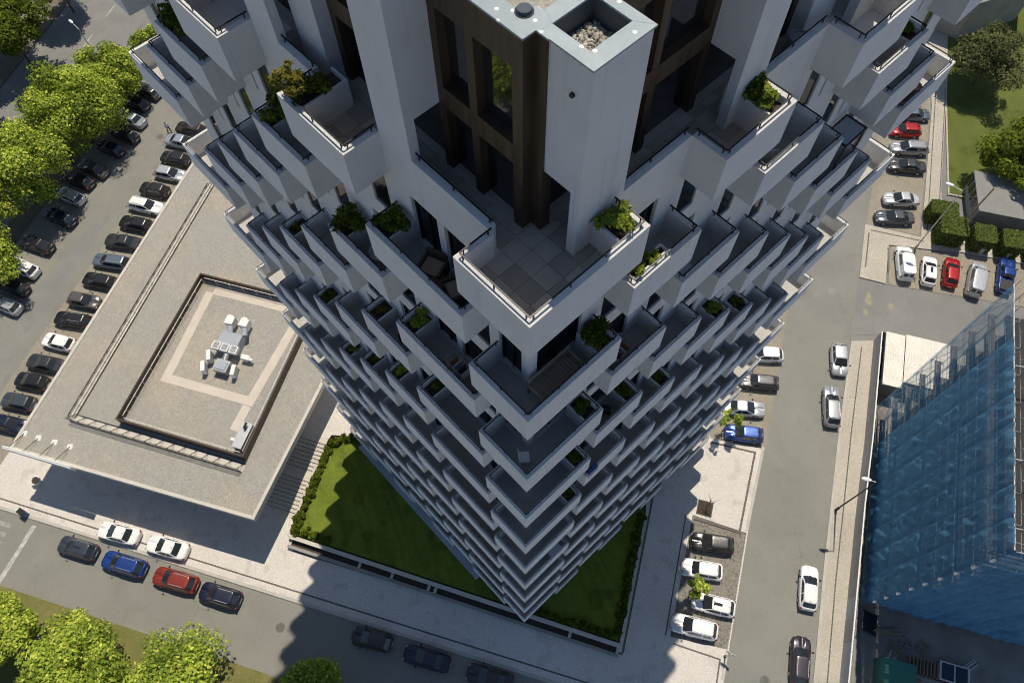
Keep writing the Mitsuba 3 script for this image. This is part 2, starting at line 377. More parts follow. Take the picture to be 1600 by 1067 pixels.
def balcony(left, b, k):
    B = LB if left else RB
    zt = ZT - FL * k; y0, y1 = B[b], B[b + 1]
    if b == 0:
        path = [(RB[1], DW), (RB[1], 0), (0, 0), (0, LB[1]), (DW, LB[1])]      # outer edge, inside to the left when walked this way
        foot = Polygon([(0, 0), (RB[1], 0), (RB[1], DW), (DW, DW), (DW, LB[1]), (0, LB[1])])
        path = path[::-1]
    elif left:
        path = [(DW if b < 7 else WRAP, y1), (0, y1), (0, y0), (DW, y0)]; foot = sbox(0, y0, DW, y1)
        if b == 7: foot = unary_union([foot, sbox(0, LEND, WRAP, y1)])
    else:
        path = [(y0, DW), (y0, 0), (y1, 0), (y1, DW if b < 7 else WRAP)]; foot = sbox(y0, 0, y1, DW)
        if b == 7: foot = unary_union([foot, sbox(REND, 0, y1, WRAP)])
    ring = foot.intersection(LineString(path).buffer(.2, cap_style=2, join_style=2))
    m = cat_([prism(foot, zt - PH, zt - PF), prism(ring, zt - PF, zt)])
    kb = tobj('balcony', m, 'render')
    ip = inset(path, .13)
    tobj('railing', rail_mesh(ip, zt), 'rail', kb)
    inner = foot.difference(ring)
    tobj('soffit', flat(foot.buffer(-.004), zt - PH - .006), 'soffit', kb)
    if k > 0: tobj('floor', flat(inner, zt - PF + .004), 'floor', kb)
    return kb
def planter(kb, left, b, k, w=.72, near=False):
    B = LB if left else RB; zt = ZT - FL * k
    y1 = B[b + 1] - .2; y0 = y1 - w
    if near: y0 = B[b] + .2; y1 = y0 + w
    dd = DW + .6 if k == 0 else DW - .02
    wall = sbox(.2, y0, dd, y1).difference(sbox(.2, y0 + .07, dd - .07, y1)) if not near else sbox(.2, y0, dd, y1).difference(sbox(.2, y0, dd - .07, y1 - .07))
    top = zt - .06
    sp = sbox(.2, y0 + .07, dd - .07, y1)
    sw = lambda pl: Polygon([(q[1], q[0]) for q in pl.exterior.coords]) if not left else pl
    kp = tobj('planter', prism(sw(wall), zt - PF + .005, top), 'render', kb)
    tobj('planter_soil', prism(sw(sp), zt - PF + .005, zt - .22), 'soil', kb)
    c = (.68, (y0 + y1) / 2)
    x, y = (c if left else c[::-1])
    return twp(x, y, zt - .24)
spots = {}
seen = []
for k in range(0, 20):
    for left in (True, False):
        for b in range(8):
            if k % 2 != b % 2: continue
            if b == 0 and not left: continue
            seen.append((left, b, k))
prng = np.random.default_rng(3)
bal_key = {}
for (left, b, k) in seen:
    bal_key[(left, b, k)] = balcony(left, b, k)
want = {(True, 2, 0), (True, 1, 1), (True, 2, 2), (True, 3, 1), (True, 5, 1), (True, 4, 4), (True, 1, 3), (True, 2, 4), (True, 1, 5), (True, 2, 6), (True, 4, 6), (True, 3, 7), (True, 4, 8),
        (False, 2, 0), (False, 1, 5), (False, 3, 5), (False, 2, 6), (False, 4, 6), (False, 5, 1)}
for key in sorted(want, key=lambda t: (not t[0], t[1], t[2])):
    spots[key] = planter(bal_key[key], *key)
for k in (0, 2, 4, 6, 8):
    kb = bal_key[(True, 0, k)]
    spots[('corner', k)] = planter(kb, False, 0, k)

# terrace level: recessed parapets, piers, penthouse
def recess(left, y0, y1):
    p = [(DW, y0), (DW, y1)]
    m = bx(DW, DW + .25, y0 + .002, y1 - .002, Z1, ZT) if left else bx(y0 + .002, y1 - .002, DW, DW + .25, Z1, ZT)
    kp = tobj('parapet', m, 'render')
    pth = [(DW + .17, y1), (DW + .17, y0)] if left else [(y0, DW + .17), (y1, DW + .17)]
    tobj('railing', rail_mesh(pth, ZT), 'rail', kp)
for left in (True, False):
    B = LB if left else RB
    for b in (1, 3, 5, 7):
        y1 = B[b + 1]
        if left and b < 7: y1 = B[b + 1] - 1.42
        if b == 7: y1 = LEND if left else REND
        recess(left, B[b], y1)
def pier(left, y0, y1, end_open=True):
    a = bx(DW, 1.5, y0, y1, Z1, ZR); t = bx(1.5, 2.35, y0, y1, 64.25, ZR)
    m = cat_([a, t])
    if not left:
        a = bx(y0, y1, DW, 1.5, Z1, ZR); t = bx(y0, y1, 1.5, 2.35, 64.25, ZR); m = cat_([a, t])
    tobj('pier', m, 'render')
for y0, y1 in ((5.80, 7.22), (11.9, 13.32), (18.0, 19.43)): pier(True, y0, y1)
for y0, y1 in ((8.94, 10.31), (15.05, 16.44), (21.2, 22.6)): pier(False, y0, y1)
tobj('corner_pillar', cat_([bx(2.73, 4.46, 1.15, 1.45, Z1, 64.25), bx(2.73, 4.46, 1.15, 2.35, 64.25, 67.64), prism(sbox(2.73, 1.15, 4.46, 2.35).difference(sbox(3.0, 1.5, 4.25, 2.61)), 67.64, ZR)]), 'render')
tobj('drain_spout', tube((2.66, 1.62, 67.3), (2.735, 1.62, 67.3), .06, 12), 'black')
out = unary_union([sbox(2.35, 2.71, 25.2, 25.2), sbox(2.67, 2.35, 25.2, 25.2)])
gl = out.buffer(-.3, join_style=2)
tobj('penthouse_core', prism(out.buffer(-.42, join_style=2), Z1, ZR - .5), 'darkwall')
tobj('penthouse_fascia', prism(out.difference(out.buffer(-.3, join_style=2)).difference(sbox(3.0, 1.5, 4.25, 2.61)), 67.30, ZR), 'brown')
tobj('penthouse_spandrel', prism(out.difference(out.buffer(-.3, join_style=2)), 64.25, 64.90), 'brown')
tobj('window_sill', prism(out.difference(out.buffer(-.42, join_style=2)), Z1 + .001, Z1 + .045), 'tile1')
tobj('window_sill', prism(out.difference(out.buffer(-.42, join_style=2)), 64.901, 64.93), 'brown')
def mullion(left, y, w=.28):
    d0, d1 = 2.352, 2.66
    m = bx(d0, d1, y, y + w, Z1, 64.25) if left else bx(y, y + w, d0, d1, Z1, 64.25)
    m2 = bx(d0, d1, y, y + w, 64.9, 67.3) if left else bx(y, y + w, d0, d1, 64.9, 67.3)
    tobj('mullion', cat_([m, m2]), 'brown')
tobj('corner_post', cat_([prism(Polygon([(2.35, 2.71), (2.67, 2.71), (2.67, 2.35), (3.0, 2.35), (3.0, 3.04), (2.35, 3.04)]), Z1, 64.25), prism(Polygon([(2.35, 2.71), (2.67, 2.71), (2.67, 2.35), (3.0, 2.35), (3.0, 3.04), (2.35, 3.04)]), 64.9, 67.3)]), 'brown')
for y in (4.28, 5.55, 8.7, 10.2): mullion(True, y)
for y in (6.45, 8.66, 11.6, 13.1): mullion(False, y)
edges_l = [3.04, 4.28, 5.55, 8.7, 10.2]; edges_r = [4.4, 6.45, 8.66, 11.6, 13.1]
for left, E in ((True, edges_l), (False, edges_r)):
    for a, b2 in zip(E[:-1], E[1:]):
        a = a + .28 if a != E[0] else a
        for (z0, z1) in ((Z1 + .05, 64.25), (64.9, 67.3)):
            m = bx(2.62, 2.65, a, b2, z0, z1) if left else bx(a, b2, 2.62, 2.65, z0, z1)
            tobj('penthouse_window', m, 'coated_glass')
tobj('party_wall', bx(1.9, 2.9, 10.5, 11.9, Z1, 67.29), 'render')
tobj('party_wall', bx(13.4, 15.05, 1.9, 2.9, Z1, 67.29), 'render')
# coping and roof
outer = unary_union([sbox(2.31, 2.67, 25.25, 25.25), sbox(2.67, 2.31, 25.25, 25.25), sbox(2.69, 1.11, 4.50, 2.4), sbox(1.16, 5.76, 2.4, 7.26), sbox(1.16, 11.86, 2.4, 13.36), sbox(8.9, 1.16, 10.35, 2.4)])
inn = unary_union([sbox(2.8, 3.15, 24.8, 24.8), sbox(3.15, 2.95, 24.8, 24.8)])
pit = sbox(3.03, 1.53, 4.22, 2.58)
tobj('coping', prism(outer.difference(inn).difference(pit), ZR + .003, ZR + .055), 'cap')
tobj('coping_upstand', prism(inn.buffer(.02).difference(inn.buffer(-.06)), ZR - .5, ZR), 'cap')
tobj('roof', prism(inn.buffer(-.062), ZR - .49, ZR - .4), 'gravel')
tobj('pillar_tray', cat_([prism(pit.buffer(.03, join_style=2).difference(pit), 67.6, ZR - .001), flat(pit, 67.66)]), 'pit_wall')
# seams of the coping
def seam(p, q): return bar((*p, ZR + .057), (*q, ZR + .057), .012, .006)
tobj('coping_seams', cat_([seam((2.69, 1.11), (3.03, 1.53)), seam((4.22, 1.53), (4.5, 1.11)), seam((2.69, 2.69), (2.8, 3.15)), seam((2.69, 2.6), (3.03, 2.6)), seam((3.03, 2.58), (3.2, 2.95))]), 'bluegrey')
pr = np.random.default_rng(11); peb = []; pcol = []
ico = icosphere(subdivisions=1, radius=1.)
for i in range(760):
    x, y = pr.uniform(3.06, 4.19), pr.uniform(1.56, 2.55); q = pr.uniform(.028, .05)
    v = ico.vertices * q * pr.uniform(.65, 1.3, 3) + [x, y, 67.68 + pr.uniform(0, .04)]
    peb.append(trimesh.Trimesh(v, ico.faces, process=False)); g = pr.choice([.12, .3, .42, .55], p=[.2, .25, .35, .2]) * pr.uniform(.85, 1.1)
    pcol.append(np.tile(np.array([g, g * .95, g * .84]), (len(v), 1)))
scene['m_pebble'] = {'type': 'twosided', 'bsdf': {'type': 'principled', 'roughness': .8, 'base_color': {'type': 'mesh_attribute', 'name': 'vertex_color'}}}
k_ = single('pebbles', tw(cat_(peb)), 'pebble', 'pale rounded pebbles filling the square tray on top of the corner pillar', 'pebbles', kind='stuff', color=np.vstack(pcol))

# terrace tiles
fl = unary_union([sbox(.2, .2, 2.9, 13.3), sbox(.2, .2, 13.4, 2.9)])
solid = [sbox(2.73, 1.15, 4.46, 1.45).buffer(.004), outer.buffer(-.05).difference(sbox(2.69, 1.11, 4.50, 2.34)).difference(sbox(1.1, 5.7, 2.34, 7.3)).difference(sbox(1.1, 11.8, 2.34, 13.4)).difference(sbox(8.8, 1.1, 10.4, 2.34))]
for y0, y1 in ((5.80, 7.22), (11.9, 13.32)): solid.append(sbox(DW, y0, 1.5, y1))
solid.append(sbox(8.94, DW, 10.31, 1.5))
solid += [sbox(-1, 2.57, DW + .25, 7.42), sbox(-1, 10.11, DW + .25, 13.5), sbox(4.06, -1, 7.46, DW + .25), sbox(10.11, -1, 13.5, DW + .25)]
solid += [sbox(2.35, 2.71, 25.2, 25.2), sbox(2.67, 2.35, 25.2, 25.2), sbox(1.9, 10.5, 2.9, 11.9), sbox(.2, 9.39, 1.8, 10.11), sbox(9.39, .2, 10.11, 1.8), sbox(3.34, .2, 4.06, 1.8)]
fl = fl.difference(unary_union(solid))
nt = 0; ts = .6
for i in range(-1, 24):
    for j in range(-1, 24):
        c = sbox(i * ts + .25 + .006, j * ts + .25 + .006, (i + 1) * ts + .25 - .006, (j + 1) * ts + .25 - .006).intersection(fl)
        if c.area < .02: continue
        h = .03 + .004 * pr.random()
        tobj('terrace_tile', prism(c, Z1 + .002, Z1 + h), 'tile%d' % pr.integers(0, 3)); nt += 1

# ------------------------------------------------------------------ ground, streets, pavements
struct('ground', flat(sbox(-420, -200, 420, 420), -.03), 'asphalt_grey', 'grey paved ground reaching out to the horizon', 'ground')
A0, AD = np.array([-50.33, 54.74]), np.array([.357, .934])
B0, BD = np.array([-57.3, 52.3]), np.array([.352, .936])
K0 = np.array([-37.13, 16.06]); V0 = np.array([-40.08, 9.91])
def ap(t, off=0): return tuple(A0 + AD * t + off * np.array([.934, -.357]))
def bp(t, off=0): return tuple(B0 + BD * t + off * np.array([.936, -.352]))
def kp(t, off=0): return tuple(K0 + E1 * t + off * E2)
left_street = Polygon([bp(-34), bp(90), ap(90), ap(-31)])
struct('street', flat(left_street, .0), 'asphalt', 'grey asphalt street running diagonally between two rows of parked cars on the left', 'street')
RL = [(19.0, 3.0), (17.6, -8), ]
road_left_edge = [(14.6, -14.), (19.64, 5.03), (23.51, 16.43), (26.89, 26.13), (31.24, 39.34), (36.5, 55.), (46.0, 85.), (55, 112)]
road_right_edge = [(22.6, -14), (27.44, 2.77), (30.34, 12.45), (32.39, 18.82), (35.21, 27.57), (38.98, 38.52), (41.71, 46.6), (46.34, 60.11), (54.2, 85), (63, 112)]
struct('street', flat(Polygon(road_left_edge + road_right_edge[::-1]), .004), 'asphalt', 'sunlit grey asphalt street running up the right side', 'street')
bottom = Polygon([kp(-34), kp(58), (17.2, -6), (18, -14), kp(50, -8.5), tuple(V0 + E1 * 30), tuple(V0 - E1 * 12), tuple(V0 - E1 * 34)])
struct('street', flat(bottom, .008), 'asphalt', 'grey asphalt street along the bottom, half of it in the shadow of the tower', 'street')
side = Polygon([(41.0, 44.6), (39.2, 39.2), (43.6, 39.2), (80, 30), (84, 37), (55.2, 43.2), (44.9, 45.6)])
struct('street', flat(side, .012), 'asphalt_grey', 'pale grey side entry with faint yellow stains beside the parked vans', 'street')

stripA = Polygon([ap(-29), ap(90), ap(90, 5.3), ap(-29, 5.3)])
struct('parking_strip', flat(stripA, .016), 'tan', 'tan sett parking strip below the row of cars by the gravel roof', 'parking strip')
stripB = Polygon([bp(-34), bp(90), bp(90, -5.2), bp(-34, -5.2)])
struct('parking_strip', flat(stripB, .012), 'asphalt', 'shaded parking strip under the street trees on the left', 'parking strip')
tree_strip = Polygon([bp(-34, -5.2), bp(90, -5.2), bp(90, -7.6), bp(-34, -7.6)])
struct('tree_strip', prism(tree_strip, -.02, .11), 'earth', 'bare earth strip under the row of big street trees', 'ground')
D0, DD = np.array([-61.35, 88.0]), np.array([.31, .951])
def dp(t, off=0): return tuple(D0 + DD * t + off * np.array([.951, -.31]))
struct('avenue', flat(Polygon([dp(-60, -7), dp(60, -7), dp(60, 6.5), dp(-60, 5.5)]), .020), 'asphalt_grey', 'wide grey avenue in the upper left with broken white lane lines', 'street')
lm = []
for t in (-17.5, -11.0, -5.2, 1.2, 7.6, 14):
    lm.append(flat(Polygon([dp(t, -.07), dp(t + 2.6, -.07), dp(t + 2.6, .07), dp(t, .07)]), .024))
struct('lane_line', cat_(lm), 'white_paint', 'broken white lane line on the avenue', 'road marking')
struct('avenue_pavement', prism(Polygon([dp(-60, -7.1), dp(60, -7.1), dp(60, -11), dp(-60, -11)]), -.02, .12), 'earth', 'dusty pavement beyond the avenue', 'pavement')

# big limestone pavement around the tower and the low building
lotR = Polygon([(18.2, 18.9), (23.45, 16.9), (19.85, 5.9), (14.5, 7.2)])
lotU = Polygon([(20.6, 27.35), (26.95, 25.7), (31.6, 39.9), (37, 56.5), (46, 85), (39.5, 86), (30, 58.5)])
plaza = Polygon([kp(-34), kp(55.5), (18.9, 2.6), (23.45, 16.43), (26.83, 26.13), (31.18, 39.34), (36.44, 55.), (45.94, 85.), (30, 105), (-25, 110), ap(58, 5.3), ap(-29, 5.3)])
plaza = plaza.difference(lotR).difference(lotU)
lawn_poly = Polygon([(-20.1, 27.7), (-23.0, 17.7), (9.45, 6.55), (13.25, 19.2), (13.6, 24), (-6, 32)])
struct('pavement', prism(plaza, -.02, .12), 'pave', 'pale limestone sett pavement around the foot of the tower', 'pavement')
struct('parking_lot', flat(lotR, .03), 'sett', 'grey granite sett parking lot with four cars beside the street', 'parking lot')
struct('parking_lot', flat(lotU, .03), 'tan', 'tan sett parking bay partly hidden behind the tower', 'parking lot')
def strip(path, w, z0, z1, side=None):
    g = LineString(path)
    return prism(g.buffer(w / 2, cap_style=2, join_style=2), z0, z1)
struct('kerb', strip([kp(-34, .16), kp(55.3, .16)], .32, -.01, .14), 'kerb', 'long pale kerb between pavement and lower street', 'kerb')
struct('kerb', strip([(19.0, 3.3), (19.75, 5.7)], .3, -.01, .14), 'kerb', 'short kerb at the lower corner of the right street', 'kerb')
struct('kerb', strip([(23.5, 17.1), (26.75, 26.0)], .3, -.01, .14), 'kerb', 'pale kerb beside the small square with the tree pit', 'kerb')
struct('drain_line', cat_([strip([kp(-34, 1.0), kp(55, 1.0)], .16, .118, .126), strip([(9.8, 5.9), (13.9, 19.6), (15.2, 24.5)], .22, .118, .126), strip([(-22.9, 16.4), (9.8, 5.75)], .2, .118, .126)]), 'drain', 'thin dark drain lines inlaid in the pavement', 'drain')
struct('drain_line', cat_([strip([(21.2, 26.7), (25.75, 25.4), (22.75, 17.0), (18.3, 18.55)], .22, .118, .126), strip([(14.75, 6.55), (19.0, 5.05), (18.2, 2.4)], .16, .118, .126), strip([(17.5, 18.9), (14.05, 7.3)], .13, .118, .126)]), 'drain', 'thin dark border inlaid in the small pale square by the street', 'drain')
# stop line and crossing
mk = [flat(Polygon([(-50.45, 19.75), (-50.0, 19.62), (-52.6, 12.7), (-53.05, 12.85)]), .014)]
struct('stop_line', cat_(mk), 'white_paint', 'worn white stop line across the lower street', 'road marking')
zb = []
for i in range(5):
    q = np.array([-52.6, 19.9]) - .95 * i * E2
    zb.append(flat(Polygon([tuple(q), tuple(q - E1 * 3), tuple(q - E1 * 3 - E2 * .45), tuple(q - E2 * .45)]), .014))
struct('crossing', cat_(zb), 'faded_paint', 'worn white bars of a crossing at the left edge', 'road marking')
# lower verge
verge = Polygon([tuple(V0 - E1 * 34), tuple(V0 - E1 * 10.5), tuple(V0 + E1 * 16), tuple(V0 + E1 * 42 - E2 * 2), (0, -40), (-90, -40)])
struct('verge', prism(verge, -.02, .10), 'verge', 'dry grass verge below the lower street', 'grass')
# right pavement, lots, lawn
hb = [(28.0, -4), (29.9, 2.71), (31.58, 7.89), (35.09, 18.75), (37.64, 26.04), (41.6, 38.4)]
struct('pavement', prism(Polygon([(25.3, -4)] + road_right_edge[1:5] + [(38.98, 38.4)] + hb[::-1]), -.02, .12), 'pave_old', 'worn sandy pavement between the street and the construction hoarding', 'pavement')
struct('kerb', strip([(25.35, -4)] + [(x + .15, y) for x, y in road_right_edge[1:5]] + [(39.1, 38.3)], .28, -.01, .14), 'kerb', 'kerb along the worn pavement by the hoarding', 'kerb')
struct('drain_line', strip([(26.5, -4), (28.7, 2.6), (31.6, 12.2), (33.7, 18.6), (36.5, 27.3), (40.0, 37.6)], .13, .118, .126), 'drain', 'dark joint line along the worn pavement', 'drain')
lot2 = Polygon([(46.5, 60.0), (44.5, 54.6), (50.6, 52.6), (52.9, 59.3), (57.6, 73.5), (60.5, 84), (54.4, 85)])
struct('parking_lot', flat(lot2, .020), 'tan', 'tan parking bay with a row of cars beside the right lawn', 'parking lot')
lot3 = Polygon([(46.75, 51.2), (45.1, 45.8), (57.5, 42.9), (66, 41), (67.5, 46.5), (54.9, 49.9), (51.8, 50.3)])
struct('parking_lot', flat(lot3, .022), 'tan', 'parking bay with vans in front of the clipped hedge', 'parking lot')
pav2 = Polygon([(44.27, 54.33), (41.9, 46.9), (44.75, 45.9), (46.5, 51.35), (51.8, 50.45), (54.9, 50.05), (70, 46), (71, 49.5), (56.8, 53.2), (54.0, 53.8), (55.2, 59.7), (59.9, 74.2), (63.5, 86), (68.5, 106), (65.7, 106), (60.7, 86), (57.75, 73.4), (53.05, 59.2), (50.7, 52.4), (44.4, 54.5)])
struct('pavement', prism(pav2, -.02, .12), 'pave_old', 'L shaped pale pavement between the parked cars and the lawn', 'pavement')
struct('drain_line', cat_([strip([(44.5, 53.2), (42.9, 48.2)], .16, .118, .126), strip([(44.8, 53.6), (50.9, 51.7)], .16, .118, .126), strip([(45.5, 47.5), (46.3, 51.0)], .14, .118, .126), strip([(51.6, 52.9), (60.6, 81)], .12, .118, .126), strip([(54.4, 57.5), (61.6, 80)], .12, .118, .126)]), 'drain', 'dark joint lines in the L shaped pavement', 'drain')
rl = Polygon([(56.0, 58.8), (60.0, 74.2), (64, 88), (69, 108), (150, 112), (150, 40), (125, 38), (58, 57.8)])
struct('lawn', prism(rl, -.02, .14), 'grass', 'mown green lawn in the upper right', 'lawn')
struct('kerb', strip([(55.85, 58.6), (59.9, 74.2), (63.9, 88), (68.9, 108)], .2, -.01, .16), 'pave_old', 'stone edging of the upper right lawn', 'kerb')
struct('kerb', strip([(55.95, 58.72), (60.5, 57.4)], .2, -.01, .165), 'pave_old', 'stone edging at the foot of the upper right lawn', 'kerb')
yard = Polygon([(30.3, -6), (33.0, 8), (38.5, 26), (42.3, 38.5), (48, 37.2), (110, 20), (105, -20)])
struct('building_yard', flat(yard, .028), 'yard', 'bare concrete and dirt yard behind the hoarding', 'ground')
ym = []
mr = np.random.default_rng(5)
for (x, y, s) in ((42.2, 43.6, .5), (41.5, 42.2, .35), (44.7, 42.8, .4), (42.5, 44.4, .35)):
    a = np.linspace(0, 6.28, 14, endpoint=False)
    ym.append(flat(Polygon([(x + s * (.5 + .4 * mr.random()) * math.cos(t), y + 1.7 * s * (.5 + .4 * mr.random()) * math.sin(t)) for t in a]), .016))
mat('yellow_stain', fn=P2((.40, .34, .19), (.23, .225, .21), 2.2, 4), rough=.9)
struct('yellow_stain', cat_(ym), 'yellow_stain', 'faded yellow paint stains on the side entry', 'road marking')
def disc(x, y, r, z): return flat(Point(x, y).buffer(r), z)
for i, (x, y, z, lb) in enumerate([(38.24, 45.11, .011, 'round manhole cover on the right street, upper of the two near the tower'), (36.26, 44.73, .011, 'round manhole cover on the right street, lower of the two near the tower'), (-46.67, 71.84, .006, 'round manhole cover on the left street near the walking man'), (-23.42, 9.01, .014, 'round manhole cover on the lower street beside the tower shadow'), (22.97, 3.1, .011, 'round manhole cover at the lower end of the right street')]):
    k = single('manhole_cover', cat_([disc(x, y, .36, z), flat(Point(x, y).buffer(.46).difference(Point(x, y).buffer(.38)), z)]), 'drain' if i > 1 else 'conc', lb, 'manhole cover')

# tower garden: lawn, retaining wall, hedges, steps
struct('tower_lawn', prism(lawn_poly.buffer(-.25), .0, 1.02), 'lawn', 'green lawn at the foot of the tower, mostly in its shadow', 'lawn')
gw = thing('garden_wall', 'low pale retaining wall with planting trough in front of the tower lawn', 'wall')
w0, w1 = np.array([-23.15, 17.45]), np.array([9.5, 6.25]); wd = (w1 - w0) / np.linalg.norm(w1 - w0); wn = np.array([wd[1], -wd[0]])
Lw = np.linalg.norm(w1 - w0)
def wrect(a, b, o0, o1): return Polygon([tuple(w0 + wd * a + wn * o0), tuple(w0 + wd * b + wn * o0), tuple(w0 + wd * b + wn * o1), tuple(w0 + wd * a + wn * o1)])
obj('wall_stem', prism(wrect(0, Lw, -.3, 0), .0, 1.1), 'conc', gw)
obj('wall_coping', prism(wrect(-.05, Lw + .05, -.34, .05), 1.10, 1.16), 'edge', gw)
obj('trough_front', prism(wrect(0, Lw, .55, .85), .0, .62), 'conc', gw)
for a in (0, 7.6, 11.1, 15.0, 15.7, 29.5, Lw - .3):
    obj('trough_rib', prism(wrect(a, a + .28, .002, .548), .0, .6), 'edge', gw)
obj('trough_soil', prism(wrect(.3, Lw - .3, .002, .548), .0, .47), 'soil', gw)
gs = thing('garden_edge_wall', 'thin pale wall along the right side of the tower lawn', 'wall')
obj('wall_stem', strip([(9.62, 6.7), (13.45, 19.3), (13.8, 24.2)], .3, .0, 1.1), 'edge', gs)
gs = thing('garden_edge_wall', 'thin pale wall between the steps and the tower lawn', 'wall')
obj('wall_stem', strip([(-23.25, 17.7), (-20.3, 27.9)], .25, .0, 1.1), 'edge', gs)
def bushes(name, pts, R, seed, lab, group, cols=(G_A * .32, G_B * .28, G_B * .36), z=1.02):
    ks = []
    for i, (x, y) in enumerate(pts):
        r = np.random.default_rng(seed + i)
        m, c, cen = crown(seed + i, R * r.uniform(.8, 1.2), R * .85, 9, 700, .13, *cols, rr=(.35, .6))
        m.apply_translation((x, y, z + R * .55))
        t = thing(name, lab(i), 'shrub', group)
        obj('foliage', m, 'leaf', t, smooth=False, color=c)
        obj('stem', cat_([tube((x, y, z - .05), (x + .1, y, z + R * .6), .04), tube((x, y, z), (x - .15, y + .1, z + R * .6), .03)]), 'bark', t)
q0, q1 = np.array([-22.55, 18.3]), np.array([-19.75, 27.4])
ordn = ['first', 'second', 'third', 'fourth', 'fifth', 'sixth', 'seventh', 'eighth', 'ninth', 'tenth', 'eleventh', 'twelfth', 'thirteenth', 'fourteenth', 'fifteenth', 'sixteenth', 'seventeenth', 'eighteenth', 'nineteenth', 'twentieth']
bushes('garden_shrub', [tuple(q0 + (q1 - q0) * t) for t in np.linspace(0, 1, 13)], .46, 50, lambda i: 'rounded green shrub on the left edge of the tower lawn, %s from the lower corner' % ordn[i], 'shrubs along the tower lawn')
bushes('garden_shrub', [(-19.0, 27.6), (-18.2, 27.8), (-17.3, 28.0), (-16.3, 28.2)], .5, 70, lambda i: 'rounded green shrub at the top end of the tower lawn, %s from the steps' % ordn[i], 'shrubs along the tower lawn')
bushes('garden_shrub', [(-21.6, 17.9), (-20.6, 17.5), (-19.3, 17.1)], .42, 80, lambda i: 'low shrub inside the retaining wall, %s from the lower left lawn corner' % ordn[i], 'shrubs along the tower lawn')
p0, p1 = np.array([12.6, 18.6]), np.array([9.3, 7.6])
bushes('hedge_plant', [tuple(p0 + (p1 - p0) * t) for t in np.linspace(0, 1, 14)], .42, 90, lambda i: 'dark hedge plant on the shaded right edge of the tower lawn, %s from the top' % ordn[i], 'hedge plants on the right lawn edge')
p0, p1 = np.array([8.5, 7.55]), np.array([2.0, 9.7])
bushes('hedge_plant', [tuple(p0 + (p1 - p0) * t) for t in np.linspace(0, 1, 9)], .38, 120, lambda i: 'dark hedge plant on the front edge of the tower lawn, %s from the right' % ordn[i], 'hedge plants on the right lawn edge')
# steps up to the rear plaza
st = thing('stairs', 'two pale flights of low stone steps beside the low building', 'stairs')
s_lo, s_hi = np.array([-24.45, 20.6]), np.array([-21.8, 28.6]); sd = (s_hi - s_lo) / np.linalg.norm(s_hi - s_lo); sn = np.array([sd[1], -sd[0]])
def srect(a, b, o0=-3.4, o1=2.05): return Polygon([tuple(s_lo + sd * a + sn * o0), tuple(s_lo + sd * b + sn * o0), tuple(s_lo + sd * b + sn * o1), tuple(s_lo + sd * a + sn * o1)])
zst = .12; a = 0.
for i in range(17):
    zst += .085; dl = .42 if i != 8 else 1.2
    obj('step', prism(srect(a, a + dl if i < 16 else a + .6), .0, zst), 'edge', st)
    obj('step_shade_line', prism(srect(a - .002, a + .05), zst - .05, zst + .004), 'drain', st)  # dark strip paints the shade of the riser onto each step edge
    a += dl
up = Polygon([tuple(s_lo + sd * (a + .2) + sn * -3.4), tuple(s_lo + sd * (a + .2) + sn * 2.05), (-19.6, 28.2), (-12.5, 27.2), (-8, 40), (-22, 60)])
struct('rear_plaza', prism(up, .0, zst + .002), 'pave', 'bright upper plaza at the top of the steps', 'pavement')

# ------------------------------------------------------------------ low building with gravel roof
RZ = 6.9
pod = thing('low_building', 'low flat roofed building with a large gravel roof left of the tower', 'building')
roofp = Polygon([(-50.34, 25.71), (-24.95, 17.93), (-19.1, 33.0), (-12, 51.5), (-24, 96), (-38.62, 59.42)])
obj('roof_slab', prism(roofp, RZ - .75, RZ - .02), 'edge', pod)
obj('gravel', flat(roofp.buffer(-.32), RZ - .012), 'gravel', pod)
obj('roof_kerb', prism(roofp.difference(roofp.buffer(-.32, join_style=2)), RZ - .02, RZ + .09), 'edge', pod)
obj('wall', prism(roofp.buffer(-3.6, join_style=2), 0, RZ - .75), 'conc', pod)
wq = [np.array(c) for c in list(roofp.buffer(-3.58, join_style=2).exterior.coords)]
for (c0, c1) in zip(wq[:-1], wq[1:]):
    L = np.linalg.norm(c1 - c0); n = int(L // 3.2)
    for i in range(n):
        a, b = c0 + (c1 - c0) * ((i + .12) / n), c0 + (c1 - c0) * ((i + .88) / n)
        if (a[1] + b[1]) / 2 > 45: continue
        obj('window', prism(LineString([tuple(a), tuple(b)]).buffer(.03, cap_style=2), 1.0, 5.2), 'glass', pod)
up0, up1, up2 = np.array([-39.64, 28.18]), np.array([-26.47, 23.91]), np.array([-33.9, 44.9])
up3 = np.array([-21.0, 40.9])
pw = .16; PHH = 1.15
for (a, b) in ((up0, up1), (up1, up3), (up3, up2), (up2, up0)):
    d = (b - a) / np.linalg.norm(b - a)
    kw = obj('roof_screen', prism(LineString([tuple(a - d * pw / 2), tuple(b + d * (-pw / 2))]).buffer(pw / 2, cap_style=2), RZ - .012, RZ + PHH), 'brown', pod)
    inw = np.array([-d[1], d[0]])
    obj('handrail', cat_([bar((*(a + d * .5 + inw * .32), RZ + .95), (*(b - d * .5 + inw * .32), RZ + .95), .05, .05)] + [bar((*(a + d * (.5 + t) + inw * .32), RZ), (*(a + d * (.5 + t) + inw * .32), RZ + .95), .04, .04) for t in np.arange(0, np.linalg.norm(b - a) - 1, 1.6)]), 'whitemetal', kw)
for pth in ([(-33.0, 43.2), (-36.0, 33.0), (-26.9, 30.1), (-22.6, 40.4)], [(-27.15, 29.6), (-28.15, 27.0)], [(-32.6, 43.4), (-24.0, 40.75)]):
    obj('paver_path', flat(LineString(pth).buffer(.47, cap_style=2, join_style=2), RZ + (.004 if len(pth) > 2 else .0 if pth[0][0] > -30 else .008)), 'path', pod)
